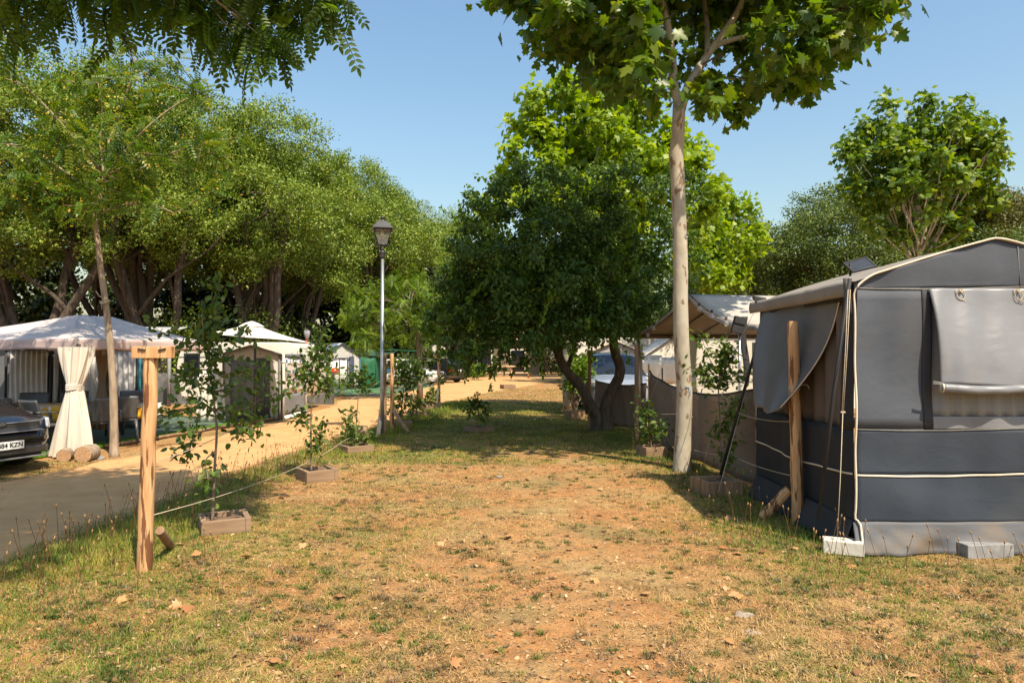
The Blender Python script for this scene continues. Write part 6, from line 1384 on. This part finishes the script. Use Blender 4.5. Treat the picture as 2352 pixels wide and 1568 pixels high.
# wood: undergrowth mass behind the trunks
def mass(name, label, boxes, n, leaf, lm):
    cl = Cloud(); tot = sum(b[0] for b in boxes)
    for (wgt, c, r) in boxes:
        k = int(n * wgt / tot); m_ = 50
        cc_ = np.array(c) + (rng.random((m_, 3)) * 2 - 1) * np.array(r)
        for q in cc_: cl.clump(q, (1.2, .8, 1.0), k // m_, leaf, shell=.4)
    return tag(cl.build(name, DIAMOND, lm, kind='stuff'), label, 'undergrowth')
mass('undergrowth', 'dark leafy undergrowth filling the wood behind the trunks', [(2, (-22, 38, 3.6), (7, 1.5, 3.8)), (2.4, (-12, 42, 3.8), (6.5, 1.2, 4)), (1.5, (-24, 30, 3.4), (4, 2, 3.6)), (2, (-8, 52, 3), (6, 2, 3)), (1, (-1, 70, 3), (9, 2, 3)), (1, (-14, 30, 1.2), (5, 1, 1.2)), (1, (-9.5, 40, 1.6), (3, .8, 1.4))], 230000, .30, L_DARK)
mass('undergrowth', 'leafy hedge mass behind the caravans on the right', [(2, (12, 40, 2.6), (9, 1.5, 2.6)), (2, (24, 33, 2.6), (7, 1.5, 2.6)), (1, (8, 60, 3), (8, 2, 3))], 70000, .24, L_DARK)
mass('ivy', 'bright ivy leaves growing over the trunks behind the tents', [(1, (-12.5, 25.5, 1.6), (.5, .4, 1.4)), (1, (-9.8, 26.8, 1.6), (.5, .3, 1.4)), (1, (-11.4, 32, 2), (1.2, .4, 1.8))], 9000, .11, L_HOLM)

# apple saplings ---------------------------------------------------------
APL = mat('green_apple', (.20, .30, .05), (.30, .36, .08), .35)
def sapling(label, d, stem, branches, nl, size, napp=0, thick=.012, spread=.05, bush=0):
    b = P(stem[0][0], stem[0][1], d); b.z = max(b.z, 0.03)
    T = thing('apple_sapling', label, 'sapling', b, 'apple saplings in planters'); mb = MB(); cl = Cloud()
    sp_ = [b] + [P(u, v, d) for u, v in stem[1:]]
    mb.tube([b - V3(0, 0, .1)] + sp_, [thick] + [thick * (1 - .8 * i / (len(sp_) - 1)) for i in range(len(sp_))], 8, sub=3)
    top = sp_[len(sp_) // 2:]; cl.line(top, int(nl * .6), size, spread=spread * .8, out=.9, t0=.0); tips = []
    for br in branches:
        q = [P(u, v, d + (random.uniform(-1, 1) * .35 if i else 0)) for i, (u, v) in enumerate(br)]
        a = min(sp_ + [sp_[i].lerp(sp_[i + 1], .5) for i in range(len(sp_) - 1)], key=lambda p: (p - q[0]).length)
        q = [a] + q; mb.tube(q, [thick * .5 * (1 - .7 * i / (len(q) - 1)) for i in range(len(q))], 5, sub=3)
        cl.line(q, int(nl * 1.7 / len(branches)), size, spread=spread, out=.9, t0=.25); tips.append(q[-1].lerp(q[-2], .5))
    mb.build('stem', TWIG, T); cl.build('foliage', OVAL, L_APP, T)
    for i in range(napp):
        c = random.choice(tips) + V3(random.uniform(-.08, .08), -.05, random.uniform(-.08, .08)); r = .018 if d < 9 else .025
        mb = MB(); mb.lathe(c, [(.001, -r), (r * .7, -r * .75), (r, 0), (r * .75, r * .75), (.001, r * .8)], 10); mb.build('apple', APL, T)
random.seed(5)
sapling('largest apple sapling with small green apples in the left foreground planter', 6.35, [(488, 1195), (492, 1090), (498, 980), (488, 900), (480, 800), (478, 740), (505, 640)],
        [[(450, 960), (400, 950), (365, 948)], [(560, 940), (610, 910), (650, 905)], [(450, 1000), (430, 1040), (400, 1045)], [(540, 980), (580, 985), (590, 1000)], [(440, 880), (425, 850)], [(560, 880), (590, 840), (640, 860)], [(520, 820), (540, 790), (575, 760)], [(460, 790), (400, 780), (345, 745)], [(450, 850), (430, 870), (400, 900)], [(520, 900), (560, 930), (590, 960)],
         [(500, 940), (540, 960), (560, 1010)], [(470, 1060), (478, 1100), (465, 1150)], [(520, 860), (555, 850), (600, 880)], [(470, 930), (440, 930), (430, 1000)], [(490, 760), (500, 730), (515, 700)], [(470, 800), (465, 740), (462, 690)]], 540, .072, 14, .015, .06)
sapling('second apple sapling in the sunlit planter by the path', 8.9, [(715, 1075), (714, 980), (718, 900), (730, 830), (736, 755)], [[(700, 950), (690, 960)], [(740, 900), (755, 880), (780, 850)], [(700, 860), (690, 830)], [(750, 880), (765, 885)], [(715, 850), (705, 800)], [(735, 980), (740, 1010)], [(740, 830), (750, 800)], [(700, 900), (690, 880), (655, 870)], [(725, 1000), (722, 1040)]], 330, .075, 5, .014, .07)
sapling('thin apple sapling bending beside the tree stump', 12.2, [(815, 1015), (820, 950), (825, 890), (832, 850)], [[(800, 880), (795, 880)], [(840, 890), (850, 885)], [(810, 870), (808, 850)], [(805, 950), (800, 960)], [(835, 860), (842, 870)]], 150, .085, 0, .014, .07)
sapling('leafy weeds and low apple shoots in the dark planter before the lamp', 11.6, [(812, 1018), (810, 1005), (808, 990)], [[(795, 1000), (790, 980)], [(825, 1005), (835, 995)], [(815, 1000), (820, 985)], [(800, 975), (797, 955)], [(840, 1010), (846, 1000)]], 90, .085, 0, .008, .06)
sapling('bushy apple sapling right behind the slim post', 16, [(921, 962), (924, 920), (928, 880), (920, 835)], [[(905, 945), (900, 930)], [(940, 900), (945, 880)], [(910, 880), (905, 850)], [(935, 860), (955, 840)], [(915, 920), (908, 910)], [(930, 940), (935, 930)], [(915, 850), (910, 825)]], 300, .10, 0, .02, .10)
sapling('apple sapling behind the bushy one, towards the far post', 17.5, [(957, 945), (958, 900), (960, 860), (956, 825)], [[(945, 880), (935, 860)], [(965, 870), (975, 855)], [(950, 920), (945, 925)], [(965, 930), (960, 935)], [(955, 850), (965, 835)]], 230, .10, 0, .018, .10)
sapling('tiny apple shoot in the planter below the far post', 19.5, [(985, 930), (988, 915), (992, 900)], [[(980, 920), (978, 912)], [(996, 915), (1000, 908)], [(990, 905), (994, 895)]], 60, .11, 0, .01, .08)
sapling('small dark shrub in the planter in the middle of the shaded lawn', 14.4, [(1097, 968), (1098, 945), (1090, 905)], [[(1080, 950), (1078, 935)], [(1115, 950), (1120, 940)], [(1090, 930), (1080, 925)], [(1105, 955), (1112, 962)], [(1100, 930), (1118, 935)]], 95, .10, 0, .012, .06)
sapling('young fruit tree with yellow apples between the plane trunk and the grey awning', 8.3, [(1655, 1110), (1655, 1000), (1650, 890), (1660, 830), (1668, 785)], [[(1640, 870), (1615, 850), (1585, 850)], [(1640, 840), (1620, 800), (1612, 775)], [(1670, 870), (1700, 870), (1712, 850)], [(1655, 940), (1690, 930), (1705, 940)], [(1680, 960), (1690, 935)], [(1680, 830), (1690, 800)], [(1660, 980), (1640, 1000)], [(1670, 1000), (1685, 1010)], [(1660, 1040), (1680, 1060)], [(1625, 880), (1600, 840)]], 400, .072, 6, .013, .06)
sapling('low leafy shoots in the planter left of the plane trunk', 10.9, [(1496, 1022), (1490, 980), (1482, 930)], [[(1480, 990), (1478, 960)], [(1510, 1000), (1518, 975)], [(1475, 950), (1478, 925)], [(1520, 1000), (1525, 960)], [(1500, 1000), (1495, 970)]], 110, .085, 0, .008, .07)
b_ = P(1098, 850, 46); T = thing('shrub', 'small bright green bush on the far bank at the path end', 'shrub', V3(b_.x, 46, 0)); cl = Cloud()
for i in range(8): cl.clump((b_.x + rng.normal() * .35, 46 + rng.normal() * .3, .35 + .5 * rng.random()), .3, 90, .16)
cl.build('foliage', OVAL, L_SHOOT, T); mb = MB(); mb.tube([V3(b_.x, 46, 0), V3(b_.x, 46, .5)], .03, 5); mb.build('stem', TWIG, T)
# leafy shrub left of the car
T = thing('shrub', 'sunlit shrub between the forked oak trunk and the silver blue car', 'shrub', V3(P(1320, 0, 19).x, 19, 0)); cl = Cloud(); mb = MB()
for i in range(14):
    c = P(random.uniform(1300, 1345), random.uniform(815, 900), 19 + random.uniform(-.6, .6)); cl.clump(c, .3, 90, .11); limb(mb, T.location, c, .02, .006, n=4)
cl.build('foliage', OVAL, L_SHOOT, T); mb.build('stem', TWIG, T)
